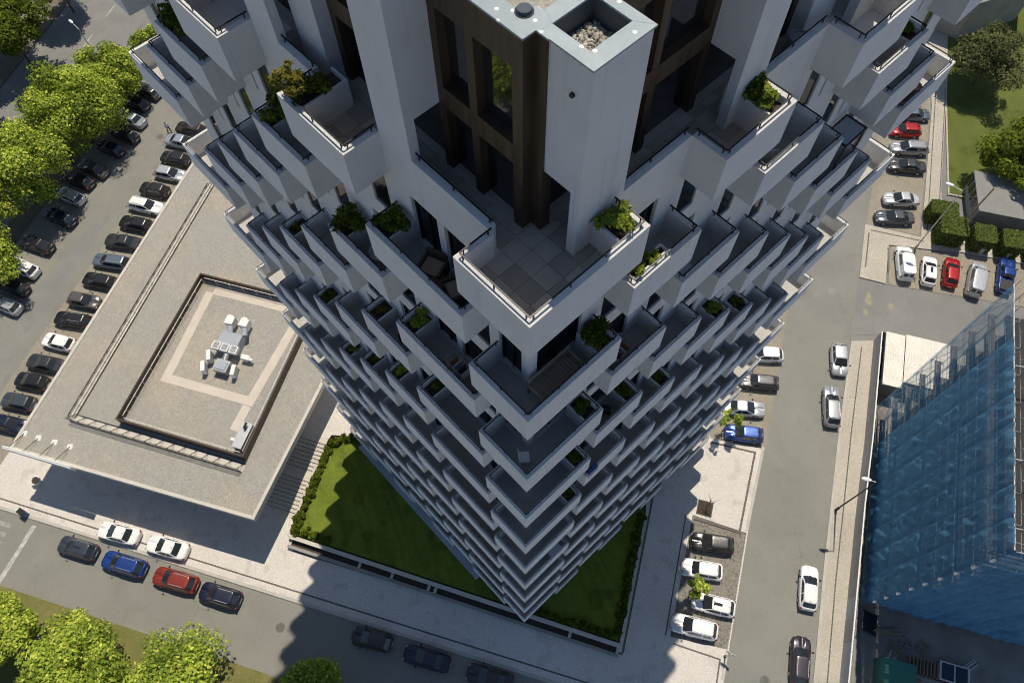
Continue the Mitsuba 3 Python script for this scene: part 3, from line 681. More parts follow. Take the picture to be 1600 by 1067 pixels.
def guard(path, name, flip=1):
    g = obj(name, flat(LineString(path).buffer(.42, cap_style=2, join_style=2), RZ - .004), 'edge', pod)
    pr_ = []; 
    for p, q in zip(path[:-1], path[1:]):
        p, q = np.array(p), np.array(q); L = np.linalg.norm(q - p); d = (q - p) / L; s = np.array([-d[1], d[0]]) * flip
        for o, z in ((.0, .95), (.0, .5)):
            pr_.append(bar((*(p - s * .45 + s * o), RZ + z), (*(q - s * .45 + s * o), RZ + z), .05, .05))
        pr_.append(bar((*(p + s * .38), RZ + .06), (*(q + s * .38), RZ + .06), .07, .08)); pr_.append(bar((*(p - s * .45), RZ + .06), (*(q - s * .45), RZ + .06), .07, .08))
        for t in np.arange(0, L, 1.25):
            c = p + d * t
            pr_.append(tube((*(c + s * .38), RZ), (*(c - s * .2), RZ + .62), .04, 6)); pr_.append(tube((*(c - s * .2), RZ + .62), (*(c - s * .45), RZ + .95), .04, 6)); pr_.append(tube((*(c - s * .45), RZ), (*(c - s * .45), RZ + .95), .025, 6))
    obj('guard_rail', cat_(pr_), 'rail', g)
guard([(-44.9, 28.9), (-35.2, 58.0)], 'rail_base', 1)
guard([(-44.7, 28.85), (-26.6, 23.05)], 'rail_base', 1)
sg = thing('roof_sign_frame', 'long white metal bar propped by four stays at the front corner of the gravel roof', 'sign frame')
b0, b1 = np.array([-50.5, 25.6]), np.array([-43.2, 23.3])
obj('bar', cat_([bar((*b0, RZ + .35), (*b1, RZ + .35), .16, 1.0), bar((*(b0 + E2 * .12), RZ + .9), (*(b1 + E2 * .12), RZ + .9), .12, .1)]), 'whitemetal', sg)
for (x, y) in ((-49.24, 27.29), (-47.69, 26.77), (-45.96, 26.25), (-44.3, 25.74)):
    fp = np.array([x, y]); hd = fp - E2 * 1.9 - E1 * .15
    obj('anchor_plate', bx(x - .28, x + .28, y - .28, y + .28, RZ - .004, RZ + .03), 'whitemetal', sg)
    obj('stay', tube((x, y, RZ + .03), (hd[0], hd[1], RZ + .8), .035, 6), 'rail', sg)
# machines on the roof
def boxat(x, y, w, d, z0, z1, ang=ANG1): return xf(bx(-w / 2, w / 2, -d / 2, d / 2, z0, z1), ang, x, y)
GR = RZ - .01
t = thing('air_handling_unit', 'large grey ventilation machine with two white hooded ducts on the gravel roof', 'ventilation unit', None)
obj('casing', boxat(-29.55, 36.5, 2.3, 1.9, GR, GR + 1.3), 'bluegrey', t)
for (x, y, e) in ((-29.75, 38.55, 0), (-28.2, 38.2, 1)):
    obj('duct', cat_([tube((x + .1, y - 1.1, GR + 1.0), (x + .05, y - .3, GR + 1.15), .32, 14), tube((x + .05, y - .3, GR + 1.15), (x, y, GR + 1.1), .32, 14)]), 'bluegrey', t, smooth=30)
    obj('hood', cat_([boxat(x, y + .3, .9, .9, GR + .5, GR + 1.5), boxat(x, y + .8, .5, .35, GR + .6, GR + 1.35)]), 'whitemetal', t)
for i in range(3):
    c = np.array([-30.75, 35.95]) + E1 * (.98 * i)
    f = obj('fan', boxat(c[0], c[1], .86, .86, GR + 1.0, GR + 1.45), 'whitemetal', t)
    obj('grille', xf(cat_([bx(-.3, .3, k * .1 - .31, k * .1 - .27, 0, .02) for k in range(7)]), ANG1, c[0], c[1], GR + 1.455), 'rail', f)
for i, (x, y, a, lb) in enumerate([(-31.55, 35.0, .45, 'upper left'), (-31.95, 33.75, .45, 'lower left'), (-28.75, 33.2, .2, 'right')]):
    t = thing('condenser', 'upright grey and white condenser box on the gravel roof, %s of the dark machine' % lb, 'condenser', 'condensers on the gravel roof')
    obj('casing', boxat(x, y, .42, 1.15, GR + .15, GR + 1.15, ANG1 + a), 'whitemetal', t)
    obj('grille', xf(bx(.215, .225, -.5, .5, .2, 1.05), ANG1 + a, x, y, GR), 'bluegrey', t)
    obj('foot', xf(cat_([bx(-.25, .25, -.5, -.42, 0, .15), bx(-.25, .25, .42, .5, 0, .15)]), ANG1 + a, x, y, GR), 'rail', t)
t = thing('extract_fan', 'squat dark grey fan box on the gravel roof between the condensers', 'fan')
m = boxat(-30.0, 33.75, 1.5, 1.3, GR + .35, GR + 1.1); obj('casing', m, 'steel', t)
obj('lid', boxat(-30.0, 33.75, 1.2, 1.0, GR + 1.1, GR + 1.2), 'bluegrey', t); obj('base', boxat(-30.0, 33.75, 1.1, .9, GR, GR + .35), 'black', t)
obj('duct', tube((-29.85, 34.3, GR + .8), (-29.6, 35.6, GR + 1.0), .28, 12), 'steel', t, smooth=30)
t = thing('vent_cowl', 'small white cowl on the gravel roof right of the ventilation machine', 'vent')
obj('cowl', cat_([tube((-27.9, 34.7, GR), (-27.9, 34.7, GR + .6), .2, 12), boxat(-27.75, 34.75, .9, .5, GR + .5, GR + .85)]), 'whitemetal', t); obj('spout', boxat(-27.2, 34.5, .35, .3, GR + .55, GR + .75), 'whitemetal', t)
t = thing('roof_plant_box', 'low grey metal box in the lower right corner of the screened roof', 'metal box')
obj('casing', boxat(-26.85, 26.1, .95, 2.6, GR, GR + 1.0, ANG1 - .03), 'bluegrey', t); obj('lid', boxat(-26.85, 26.1, 1.05, 2.7, GR + 1.0, GR + 1.06, ANG1 - .03), 'steel', t)
obj('pipe', cat_([tube((-26.6, 26.7, GR + 1.05), (-26.6, 26.7, GR + 1.5), .09, 8), tube((-26.6, 26.7, GR + 1.5), (-26.4, 27.2, GR + 1.55), .12, 8)]), 'black', t)
obj('outlet', tube((-27.3, 25.6, GR + .5), (-28.1, 25.9, GR + .5), .22, 12), 'whitemetal', t)
single('roof_drain', disc(-47.0, 43.3, .16, RZ - .006), 'black', 'small black roof drain near the left edge of the gravel roof', 'drain')

# ------------------------------------------------------------------ cars
def sup(a, b, n, N=56):
    t = np.arange(N) / N * 2 * np.pi; c, s = np.cos(t), np.sin(t)
    return np.c_[a * np.sign(c) * np.abs(c) ** (2 / n), b * np.sign(s) * np.abs(s) ** (2 / n)]
def loft(rings, cap_top=True, cap_bot=True):
    N = len(rings[0]); v = np.vstack(rings); f = []
    i = np.arange(N); j = (i + 1) % N
    for k in range(len(rings) - 1):
        a, b = k * N, (k + 1) * N
        f += [np.c_[a + i, a + j, b + j], np.c_[a + i, b + j, b + i]]
    if cap_top:
        c = len(v); v = np.vstack([v, rings[-1].mean(0)[None]]); b = (len(rings) - 1) * N; f.append(np.c_[b + i, b + j, np.full(N, c)])
    if cap_bot:
        c = len(v); v = np.vstack([v, rings[0].mean(0)[None]]); f.append(np.c_[j, i, np.full(N, c)])
    return trimesh.Trimesh(v, np.vstack(f), process=False)
def grid(fn, us, vs):
    g = np.array([[fn(u, v) for v in vs] for u in us]); nu, nv = len(us), len(vs); v = g.reshape(-1, 3)
    i, j = np.meshgrid(np.arange(nu - 1), np.arange(nv - 1), indexing='ij'); a = (i * nv + j).ravel()
    return trimesh.Trimesh(v, np.vstack([np.c_[a, a + nv, a + nv + 1], np.c_[a, a + nv + 1, a + 1]]), process=False)
SPEC = {  # length, width, height, belt, nose z, tail z, windscreen foot, roof front, roof rear, rear glass foot, hood height
    'hatch': (4.15, 1.78, 1.47, .93, .68, .92, 1.12, .22, -1.45, -1.95, .93),
    'sedan': (4.62, 1.80, 1.43, .92, .68, .90, 1.15, .20, -.85, -1.65, .92),
    'wagon': (4.68, 1.82, 1.50, .95, .68, .95, 1.25, .36, -1.72, -2.25, .94),
    'suv':   (4.50, 1.88, 1.66, 1.04, .80, 1.02, 1.20, .34, -1.62, -2.12, 1.04),
    'boxy':  (4.25, 1.72, 1.46, .92, .78, .92, 1.10, .42, -1.50, -1.98, .90),
    'van':   (4.75, 1.90, 1.95, 1.08, .80, 1.10, 1.62, .72, -2.22, -2.30, 1.06),
    'pickup': (5.10, 1.82, 1.72, 1.02, .80, 1.0, 1.28, .50, -.55, -.80, 1.02)}
PROTO = {}
def car_proto(tp):
    L, W, H, zb, zn, zt, wf, rf, rr, rg, zh = SPEC[tp]; a, w = L / 2, W / 2; n = 5.5 if tp not in ('boxy', 'van', 'pickup') else 8
    def top(x):
        if x > wf: t = (x - wf) / (a - wf); return zh - (zh - zn) * t ** 2.2
        if x < rg and rg > -a + .35: t = min(1, (rg - x) / (a + rg)); return zb + (zt - zb) * t
        return zh + (zb - zh) * min(1, (wf - x) / .8)
    rings = []
    for z, ins in ((.20, .10), (.26, .03), (.42, .0), (.60, .0)):
        o = sup(a - ins, w - ins, n); rings.append(np.c_[o, np.full(len(o), z)])
    for t, ins in ((.55, .012), (.85, .05), (1., .12)):
        o = sup(a - ins, w - ins, n); rings.append(np.c_[o, [.60 + (top(x) - .60) * t for x in o[:, 0]]])
    for sc in (.8, .5, .2):
        o = sup(a - .12, w - .12, n); o[:, 1] *= sc; rings.append(np.c_[o, [top(x) + .035 * (1 - sc ** 2) for x in o[:, 0]]])
    body = loft(rings)
    wb = L * .29
    try:
        mm = m3.Manifold(m3.Mesh(body.vertices.astype(np.float32), body.faces.astype(np.uint32)))
        for sx in (wb, -wb):
            for sy in (1, -1):
                c = m3.Manifold.cylinder(.4, .36, .36, 24).rotate((90, 0, 0)).translate((sx, sy * (w - .02) + .2, .31))
                mm = mm - c
        q = mm.to_mesh(); bm = trimesh.Trimesh(q.vert_properties[:, :3], q.tri_verts, process=False)
        if len(bm.faces) > 100: body = bm
    except Exception: pass
    # greenhouse
    def gh(t): return (wf + (rf - wf) * t, rg + (rr - rg) * t, (w - .10) + (-.17 if tp != 'van' else -.10) * t, zb - .03 + (H - .05 - zb + .03) * t)
    gr = []
    for t in (0, .5, 1.):
        xf0, xr0, ww, z = gh(t); o = sup((xf0 - xr0) / 2, ww, 6); o[:, 0] += (xf0 + xr0) / 2; gr.append(np.c_[o, np.full(len(o), z)])
    for sc, dz in ((.94, .025), (.7, .042), (.35, .05)):
        xf0, xr0, ww, z = gh(1); o = sup((xf0 - xr0) / 2 * (1 - (1 - sc) * .35), ww * sc, 6); o[:, 0] += (xf0 + xr0) / 2; gr.append(np.c_[o, np.full(len(o), z + dz)])
    cabin = loft(gr, True, False)
    def fx(t, yf, front, off=.012):
        xf0, xr0, ww, z = gh(t); A = (xf0 - xr0) / 2; c = (xf0 + xr0) / 2
        x = A * (1 - min(.98, abs(yf)) ** 6) ** (1 / 6) + off
        return (c + x if front else c - x, yf * ww, z + off * .4)
    def sy(t, xa, side, off=.010):
        xf0, xr0, ww, z = gh(t); A = (xf0 - xr0) / 2; c = (xf0 + xr0) / 2; u = (xa - c) / A
        return (xa, side * (ww * (1 - min(.98, abs(u)) ** 6) ** (1 / 6) + off), z)
    P = {}
    P['body'] = (cat_([body, cabin]), None)
    vs = np.linspace(-.86, .86, 11)
    g = grid(lambda t, y: fx(t, y, True), np.linspace(.04, .97, 6), vs); P['windscreen'] = (g, 'glass')
    if tp not in ('van',): P['rear_window'] = (grid(lambda t, y: fx(t, y, False), np.linspace(.2, .92, 5), vs), 'glass')
    else:
        P['rear_window'] = (cat_([grid(lambda t, y: fx(t, y, False), np.linspace(.15, .75, 4), np.linspace(.1, .75, 5)), grid(lambda t, y: fx(t, y, False), np.linspace(.15, .75, 4), np.linspace(-.75, -.1, 5))]), 'glass')
    xm = rr + (rf - rr) * .46
    segs = [(xm + .05, lambda t: gh(t)[0] - .22), (None, None)]
    for s, nm in ((1, 'side_window'), (-1, 'side_window')):
        q = []
        ts = np.linspace(.16, .84, 4)
        for (lo, hi) in (((lambda t: xm + .05), (lambda t: gh(t)[0] - .20)), ((lambda t: gh(t)[1] + .32), (lambda t: xm - .05))):
            if tp == 'van' and lo(0) < xm - .2: continue
            if tp == 'pickup' and lo(0) < xm - .2: continue
            q.append(grid(lambda t, u: sy(t, lo(t) + (hi(t) - lo(t)) * u, s), ts, np.linspace(0, 1, 6)))
        P[nm + ('' if s > 0 else '#')] = (cat_(q), 'glass')
    for ix, sx in enumerate((wb, -wb)):
        for s in (1, -1):
            P['wheel#%d%d' % (ix, s)] = (cat_([tube((sx, s * (w - .20), .31), (sx, s * (w - .01), .31), .31, 20)]), 'tyre')
            P['wheel#%d%d__rim' % (ix, s)] = (tube((sx, s * (w - .03), .31), (sx, s * (w + .004), .31), .20, 14), 'rim')
    def ell(x, y, z, rx, ry, rz):
        e = icosphere(subdivisions=2); e.apply_scale((rx, ry, rz)); e.apply_translation((x, y, z)); return e
    for s in (1, -1):
        P['headlight' + ('' if s > 0 else '#')] = (ell(a - .22, s * (w - .34), zn - .02, .19, .19, .085), 'headlamp')
        P['taillight' + ('' if s > 0 else '#')] = (ell(-a + .13, s * (w - .22), zt - .14, .10, .15, .10), 'red_light')
        P['mirror' + ('' if s > 0 else '#')] = (cat_([ell(wf - .28, s * (w + .10), zb + .05, .09, .13, .07)]), 'rail')
    P['number_plate'] = (bx(-a - .008, -a + .03, -.26, .26, .50, .61), 'whitemetal')
    P['grille'] = (bx(a - .05, a - .002, -.5, .5, .36, .52), 'black')
    if tp in ('wagon', 'suv'):
        x0, x1 = rr + .25, rf - .25; wr = gh(1)[2] - .13
        P['roof_rail'] = (bar((x0, wr, H + .03), (x1, wr, H + .03), .04, .04), 'steel'); P['roof_rail#'] = (bar((x0, -wr, H + .03), (x1, -wr, H + .03), .04, .04), 'steel')
    else:
        P['aerial'] = (tube((rr + .2, 0, H), (rr - .05, 0, H + .16), .012, 5), 'rail')
    if tp == 'pickup':
        P['load_bed'] = (bx(-a + .14, rg - .15, -w + .2, w - .2, zb + .03, zb + .06), 'black')
    xs = np.linspace(gh(1)[1] + .28, gh(1)[0] - .2, 3)
    P['glass_roof'] = (grid(lambda x, y: (x, y * (gh(1)[2] * .72), H - .05 + .052 - .02 * y * y), np.linspace(gh(1)[1] + (.75 if tp != 'pickup' else .2), gh(1)[0] - .12, 5), np.linspace(-1, 1, 7)), 'glass')
    return {k: (mikit.ply(m, smooth=35), mm_) for k, (m, mm_) in P.items()}
NAMES = {'hatch': 'hatchback', 'sedan': 'saloon car', 'wagon': 'estate car', 'suv': 'family car', 'boxy': 'boxy car', 'van': 'panel van', 'pickup': 'pickup truck'}
CN = {'white': 'white', 'black': 'black', 'charcoal': 'charcoal', 'graphite': 'dark grey', 'grey': 'mid grey', 'silver': 'silver', 'silver_light': 'light silver', 'silver_blue': 'bluish silver', 'steel_blue': 'steel blue', 'steel_dark': 'slate coloured', 'navy': 'navy blue', 'blue': 'bright blue', 'red': 'red', 'red_brown': 'rust red', 'taupe': 'taupe grey', 'dark_brown': 'dark brown', 'slate': 'bluish slate', 'plum': 'dark plum', 'white_black': 'white black-roofed'}
CNAME = {'van': 'parked_van', 'pickup': 'parked_pickup'}
def car(x, y, ang, tp, paint, label, group, glass_roof=False, z=0., cat='car'):
    if tp not in PROTO: PROTO[tp] = car_proto(tp)
    t = thing(CNAME.get(tp, 'parked_car'), label, cat, group); M = T().translate([x, y, z]).rotate([0, 0, 1], ang).scale([1 + .05 * math.sin(x * 7.1), 1 + .025 * math.sin(y * 5.3), 1 + .04 * math.sin(x * 3.7 + y)])
    done = {}
    for k, (d, m) in PROTO[tp].items():
        if k == 'glass_roof' and not (glass_roof or paint == 'white_black'): continue
        if '__' in k:
            par = done[k.split('__')[0]]; nm = k.split('__')[1]
        else: par = t; nm = k.split('#')[0]
        kk = numbered(par + '__' + nm); done[k] = kk
        scene[kk] = {**d, 'bsdf': {'type': 'ref', 'id': 'm_' + ('car_glass' if m == 'glass' else m or 'paint_' + paint)}, 'to_world': M}
CARS = [
    ('A', -42.34, 72.47, 164.2, 'hatch', 'dark_brown'),
    ('A', -43.09, 70.28, -15.7, 'sedan', 'silver_blue'),
    ('A', -43.62, 67.48, 164.5, 'hatch', 'charcoal'),
    ('A', -43.85, 64.95, -15.3, 'hatch', 'silver_light'),
    ('A', -45.37, 62.42, 164.9, 'hatch', 'charcoal'),
    ('A', -46.04, 59.92, -16.1, 'wagon', 'white'),
    ('A', -46.72, 57.18, 165.3, 'hatch', 'black'),
    ('A', -47.86, 54.53, 168.4, 'sedan', 'graphite'),
    ('A', -48.6, 51.65, 168.6, 'wagon', 'steel_blue'),
    ('A', -49.49, 48.95, 165.9, 'hatch', 'black'),
    ('A', -50.73, 46.24, -13.9, 'hatch', 'taupe'),
    ('A', -51.5, 43.67, 169.1, 'wagon', 'black'),
    ('A', -52.44, 40.76, 163.8, 'hatch', 'white'),
    ('A', -53.33, 38.09, 166.6, 'sedan', 'graphite'),
    ('A', -54.29, 35.89, 166.8, 'hatch', 'black'),
    ('A', -55.15, 33.43, 167.0, 'hatch', 'steel_dark'),
    ('A', -55.43, 30.79, -15.3, 'hatch', 'navy'),
    ('B', -49.55, 79.64, 150.2, 'hatch', 'grey'),
    ('B', -50.71, 77.45, 150.5, 'hatch', 'black'),
    ('B', -50.76, 74.57, 150.8, 'sedan', 'silver_blue'),
    ('B', -51.16, 71.89, 151.1, 'hatch', 'charcoal'),
    ('B', -52.55, 69.52, 151.4, 'hatch', 'navy'),
    ('B', -54.11, 66.25, 151.8, 'sedan', 'grey'),
    ('B', -55.53, 64.41, 152.1, 'hatch', 'charcoal'),
    ('B', -55.98, 61.76, 152.4, 'hatch', 'silver_light'),
    ('B', -56.5, 58.48, 152.8, 'hatch', 'navy'),
    ('B', -58.47, 54.5, 157.8, 'sedan', 'black'),
    ('B', -59.23, 51.07, 153.8, 'hatch', 'white'),
    ('B', -59.8, 48.56, 154.1, 'hatch', 'charcoal'),
    ('B', -60.02, 46.01, 154.4, 'hatch', 'silver_light'),
    ('bot', -44.74, 17.08, 163.2, 'hatch', 'slate'),
    ('bot', -39.64, 15.35, 163.2, 'suv', 'blue'),
    ('bot', -34.19, 13.65, 164.2, 'suv', 'red_brown'),
    ('bot', -29.49, 12.06, 163.3, 'suv', 'navy'),
    ('bot', -40.8, 18.46, 165.3, 'sedan', 'white'),
    ('bot', -35.53, 16.9, 164.4, 'sedan', 'white'),
    ('bot', -14.25, 7.65, 165.6, 'hatch', 'black'),
    ('bot', -8.91, 5.81, 164.2, 'sedan', 'navy'),
    ('bot', -2.96, 3.99, 164.2, 'sedan', 'charcoal'),
    ('lot', 19.67, 15.86, 169.9, 'hatch', 'black'),
    ('lot', 18.29, 13.32, 168.9, 'boxy', 'white'),
    ('lot', 18.95, 9.96, 164.7, 'hatch', 'white_black'),
    ('lot', 16.82, 7.96, 164.9, 'suv', 'white'),
    ('upl', 28.51, 36.76, 175.1, 'hatch', 'white'),
    ('upl', 27.43, 33.39, 172.0, 'boxy', 'graphite'),
    ('upl', 25.23, 30.32, -7.9, 'sedan', 'silver_light'),
    ('upl', 24.75, 27.38, 171.0, 'hatch', 'blue'),
    ('st', 36.87, 35.86, -99.7, 'hatch', 'silver_light'),
    ('st', 34.82, 30.27, 80.1, 'wagon', 'silver'),
    ('st', 28.52, 11.27, 75.9, 'hatch', 'white'),
    ('st', 26.42, 4.69, 76.0, 'wagon', 'plum'),
    ('up', 54.73, 71.6, -5.9, 'hatch', 'steel_blue'),
    ('up', 51.43, 71.04, 174.1, 'hatch', 'black'),
    ('up', 52.75, 68.88, 174.2, 'hatch', 'red'),
    ('up', 52.48, 65.86, 174.3, 'wagon', 'silver'),
    ('up', 51.4, 62.94, 170.6, 'sedan', 'graphite'),
    ('up', 49.34, 57.72, 174.5, 'sedan', 'silver_light'),
    ('up', 47.86, 55.02, 174.5, 'sedan', 'steel_dark'),
    ('low', 47.41, 48.3, 80.3, 'van', 'white'),
    ('low', 50.02, 47.13, 72.6, 'hatch', 'white'),
    ('low', 52.62, 46.87, 69.7, 'hatch', 'red'),
    ('low', 55.28, 45.8, 64.8, 'van', 'silver_light'),
    ('low', 58.9, 46.22, 68.1, 'pickup', 'blue'),
]
ROWS = {'A': ('in the row beside the gravel roof, %s from the top', 'cars parked beside the gravel roof'), 'B': ('under the left street trees, %s from the top', 'cars parked under the street trees'),
        'bot': ('beside the lower pavement, %s from the left', 'cars parked along the lower street'), 'lot': ('in the small sett car park, %s from the top', 'cars in the small car park'),
        'upl': ('close to the tower, %s from the top', 'cars parked close to the tower'), 'st': ('at the far kerb of the right street, %s down', 'cars parked at the right kerb'),
        'up': ('beside the upper right lawn, %s from the top', 'cars in the bay by the lawn'), 'low': ('before the clipped hedge, %s from the left', 'vehicles in front of the hedge')}
cnt = {}
ZC = {'A': .018, 'B': .012, 'bot': .01, 'lot': .032, 'upl': .032, 'st': .006, 'up': .022, 'low': .024}
for (row, x, y, a, tp, paint) in CARS:
    i = cnt.get(row, 0); cnt[row] = i + 1
    o = ordn[i]
    txt = CN[paint] + ' ' + NAMES[tp] + ' parked ' + ROWS[row][0] % o
    if row == 'bot' and tp == 'sedan' and paint == 'white':
        txt = 'white saloon car parked on the lower pavement, %s of the two' % ('left' if i == 4 else 'right')
    elif row == 'bot':
        txt = CN[paint] + ' ' + NAMES[tp] + ' on the lower street, %s car from the left along the kerb' % ordn[i if i < 4 else i - 2]
    z = ZC[row]
    if row == 'bot' and paint == 'white': z = .125
    gr = (row, i) in (('bot', 0), ('A', 9), ('B', 1), ('A', 16), ('low', 1))
    car(x, y, a, tp, paint, txt, ROWS[row][1], gr, z, 'van' if tp == 'van' else 'pickup truck' if tp == 'pickup' else 'car')

# ------------------------------------------------------------------ trees
CROWNS = {}
def tree(name, x, y, R, label, group, seed, hz=.72, h0=None, var=None, nleaf=9000, ls=.24, cols=(G_A, G_B, G_C), yellow=.3, z=.1, cat='tree', trunk=.2, ncl=26, flatb=.35):
    h0 = h0 or R * .75; zc = h0 + R * hz * .75
    m, c, cen = crown(seed, R, R * hz, ncl, nleaf, ls, *cols, yellow=yellow, flatb=flatb)
    m.apply_translation((x, y, z + zc)); t = thing(name, label, cat, group)
    tm = trunk_mesh(cen + [0, 0, R * hz * .75], h0, trunk, seed); tm.apply_translation((x, y, z))
    obj('trunk', tm, 'bark', t, smooth=50); obj('crown', m, 'leaf', t, color=c)
SG = 'street trees along the left car row'
for i, (x, y, R, lab) in enumerate([(-49.6, 86.4, 2.6, 'small yellow green street tree close to the top left balconies'), (-52.4, 79.2, 4.3, 'yellow green street tree, second from the top of the left row'), (-55.6, 71.2, 6.0, 'largest broad street tree of the left row, above the white and silver cars'),
                                  (-60.2, 62.0, 6.0, 'broad yellow green street tree at the left edge, third big one down'), (-61.6, 50.0, 4.2, 'street tree cut by the left edge, lowest of the left row')]):
    tree('street_tree', x, y, R, lab, SG, 200 + i, nleaf=int(8600 * (R / 3) ** 1.75), ls=.205, yellow=.30, trunk=.16 + R * .03, ncl=26 + int(R * 9), cols=(G_A, G_B * 1.05, G_C * 1.05), flatb=.75, h0=R * .5)
DK = (G_A * .45, G_B * .42, G_B * .6)
for i, (x, y, R, lab) in enumerate([(-67.3, 85.5, 5.0, 'dark green tree in the top left corner, right one'), (-73.0, 90.5, 5.5, 'dark green tree at the very top left corner'), (-70.0, 75.0, 5.0, 'dark green tree at the left edge beyond the avenue'), (-64.0, 96.5, 4.6, 'dark green tree at the top edge beyond the avenue')]):
    tree('avenue_tree', x, y, R, lab, 'dark trees beyond the avenue', 220 + i, nleaf=8000, ls=.26, cols=DK, yellow=.1)
BR = (G_A * 1.1, G_B * 1.15, G_C * 1.05)
for i, (x, y, R, lab) in enumerate([(-49.6, 8.6, 3.4, 'bright green tree at the lower left corner'), (-40.6, 4.6, 5.0, 'bright green bushy tree by the lower verge, left of the big pair'), (-31.3, 2.7, 5.3, 'bright green bushy tree by the lower verge, right of the big pair')]):
    tree('verge_tree', x, y, R, lab, 'bright trees on the lower verge', 240 + i, nleaf=30000, ls=.19, cols=BR, yellow=.35, ncl=80, h0=1.6)
tree('verge_tree', -18.9, 1.9, 3.9, 'shaded dark green tree at the bottom edge inside the tower shadow', 'bright trees on the lower verge', 244, nleaf=10000, ls=.2, cols=BR, yellow=.2, ncl=30, h0=1.5)
for i, (x, y, R, w) in enumerate([(-61.8, 18.6, 4.6, 'right one'), (-68.0, 25.5, 4.8, 'upper one'), (-70.5, 16.5, 4.6, 'left one')]):
    tree('corner_tree', x, y, R, 'leafy tree beyond the left edge, mirrored in the penthouse windows, %s' % w, 'trees mirrored in the penthouse windows', 270 + i, nleaf=9000, ls=.26, cols=BR, yellow=.25, ncl=30)
tree('lawn_tree', 64.3, 77.2, 4.6, 'round dull green tree on the upper right lawn, upper one', 'trees on the upper right lawn', 250, nleaf=15000, ls=.2, cols=(np.array([.07, .09, .035]), np.array([.19, .21, .09]), np.array([.28, .25, .11])), yellow=.12, z=.14, ncl=40, hz=.8, h0=2.)
tree('lawn_tree', 63.6, 60.3, 4.6, 'dark leafy tree at the right edge of the lawn above the grey roof', 'trees on the upper right lawn', 251, nleaf=13000, ls=.22, cols=(G_A * .6, G_B * .5, G_B * .7), yellow=.1, z=.14, ncl=34, h0=2.2)
tree('young_tree', 16.9, 11.3, 1.25, 'slender young tree between the white cars in the small car park', None, 260, hz=1.1, h0=2.2, nleaf=650, ls=.17, cols=BR, yellow=.3, z=.03, trunk=.06, ncl=12)
tree('young_tree', 22.6, 27.9, 1.15, 'young tree with yellow green leaves beside the bright blue car', None, 261, hz=1.4, h0=2.4, nleaf=650, ls=.17, cols=BR, yellow=.3, z=.12, trunk=.06, ncl=12)
# bare sapling in its square pit
t = thing('bare_sapling', 'leafless sapling standing in the square tree pit on the pale square', 'tree')
br = []; r = np.random.default_rng(9)
br.append(tube((19.75, 19.75, .1), (19.8, 19.8, 2.2), .045, 6, .03))
for i in range(14):
    h = r.uniform(1.1, 2.2); a = r.uniform(0, 6.28); q = r.uniform(.4, .95)
    br.append(tube((19.77, 19.77, h), (19.77 + q * math.cos(a), 19.77 + q * math.sin(a), h + q * .9), .02, 5, .008))
obj('trunk', cat_(br), 'bark', t)
t = thing('tree_pit', 'dark square tree pit with stone rim on the pale square', 'tree pit')
pq = xf(bx(-.72, .72, -.72, .72, .124, .13), ANG1, 19.55, 19.55); obj('earth', pq, 'soil', t)
obj('rim', xf(prism(sbox(-.8, -.8, .8, .8).difference(sbox(-.72, -.72, .72, .72)), .118, .15), ANG1, 19.55, 19.55), 'drain', t)

# clipped hedge cubes and the grey shed
HC = (np.array([.08, .12, .03]), np.array([.22, .27, .075]), np.array([.14, .16, .05]))
def hedge(x, y, w, d, h, ang, label, seed, n=5200):
    r = np.random.default_rng(seed); t = thing('clipped_hedge', label, 'hedge', 'clipped hedge blocks below the grey roof')
    f = r.integers(0, 5, n); u, v = r.uniform(-1, 1, n), r.uniform(-1, 1, n); hw, hd = w / 2, d / 2
    f = np.where(r.random(n) < .42, 4, f)
    pos = np.zeros((n, 3)); nr = np.zeros((n, 3))
    for k, (ax, sg_) in enumerate(((0, 1), (0, -1), (1, 1), (1, -1))):
        s = f == k; pos[s] = np.c_[u[s] * hw, v[s] * hd, r.random(s.sum()) * h]; pos[s, ax] = sg_ * (hw, hd)[ax]; nr[s, ax] = sg_
    s = f == 4; pos[s] = np.c_[u[s] * hw, v[s] * hd, np.full(s.sum(), h)]; nr[s, 2] = 1
    rd = (np.abs(pos[:, 0]) / hw) ** 6 + (np.abs(pos[:, 1]) / hd) ** 6
    pos *= (1 - .07 * np.clip(rd - 1, 0, 1))[:, None] * (1 + .05 * (meshkit.noise(pos * 1.6 + seed) - .5))[:, None] * (1 + .05 * r.normal(size=n) * .6)[:, None]
    nr = nr + r.normal(size=(n, 3)) * .6; nr /= np.linalg.norm(nr, axis=1, keepdims=True)
    tt = r.random(n)[:, None]; col = HC[0] * (1 - tt) + HC[1] * tt
    m, c = leaves(pos, nr, .11 * r.uniform(.7, 1.3, n), col, r)
    obj('foliage', xf(m, ang, x, y, .12), 'leaf', t, color=c)
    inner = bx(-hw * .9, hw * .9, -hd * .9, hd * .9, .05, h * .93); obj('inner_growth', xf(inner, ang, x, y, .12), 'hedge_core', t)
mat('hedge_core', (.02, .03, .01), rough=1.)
HA = math.atan2(-.25, 1)
for i, (x, y, w, d, h, lb) in enumerate([(53.3, 55.0, 3.1, 2.0, 2.3, 'clipped hedge block nearest the lawn corner, upper left one'), (53.6, 52.2, 3.1, 2.7, 2.5, 'biggest clipped hedge block at the left end of the lower row'), (57.1, 51.1, 2.45, 2.5, 2.3, 'clipped hedge block second from the left in the lower row'), (60.2, 50.2, 2.45, 2.5, 2.3, 'clipped hedge block third from the left in the lower row'), (63.3, 49.3, 2.45, 2.5, 2.3, 'clipped hedge block at the right edge of the lower row')]):
    hedge(x, y, w, d, h, HA, lb, 300 + i)
sh = thing('shed', 'low building with a plain flat grey roof in front of the right lawn', 'building')
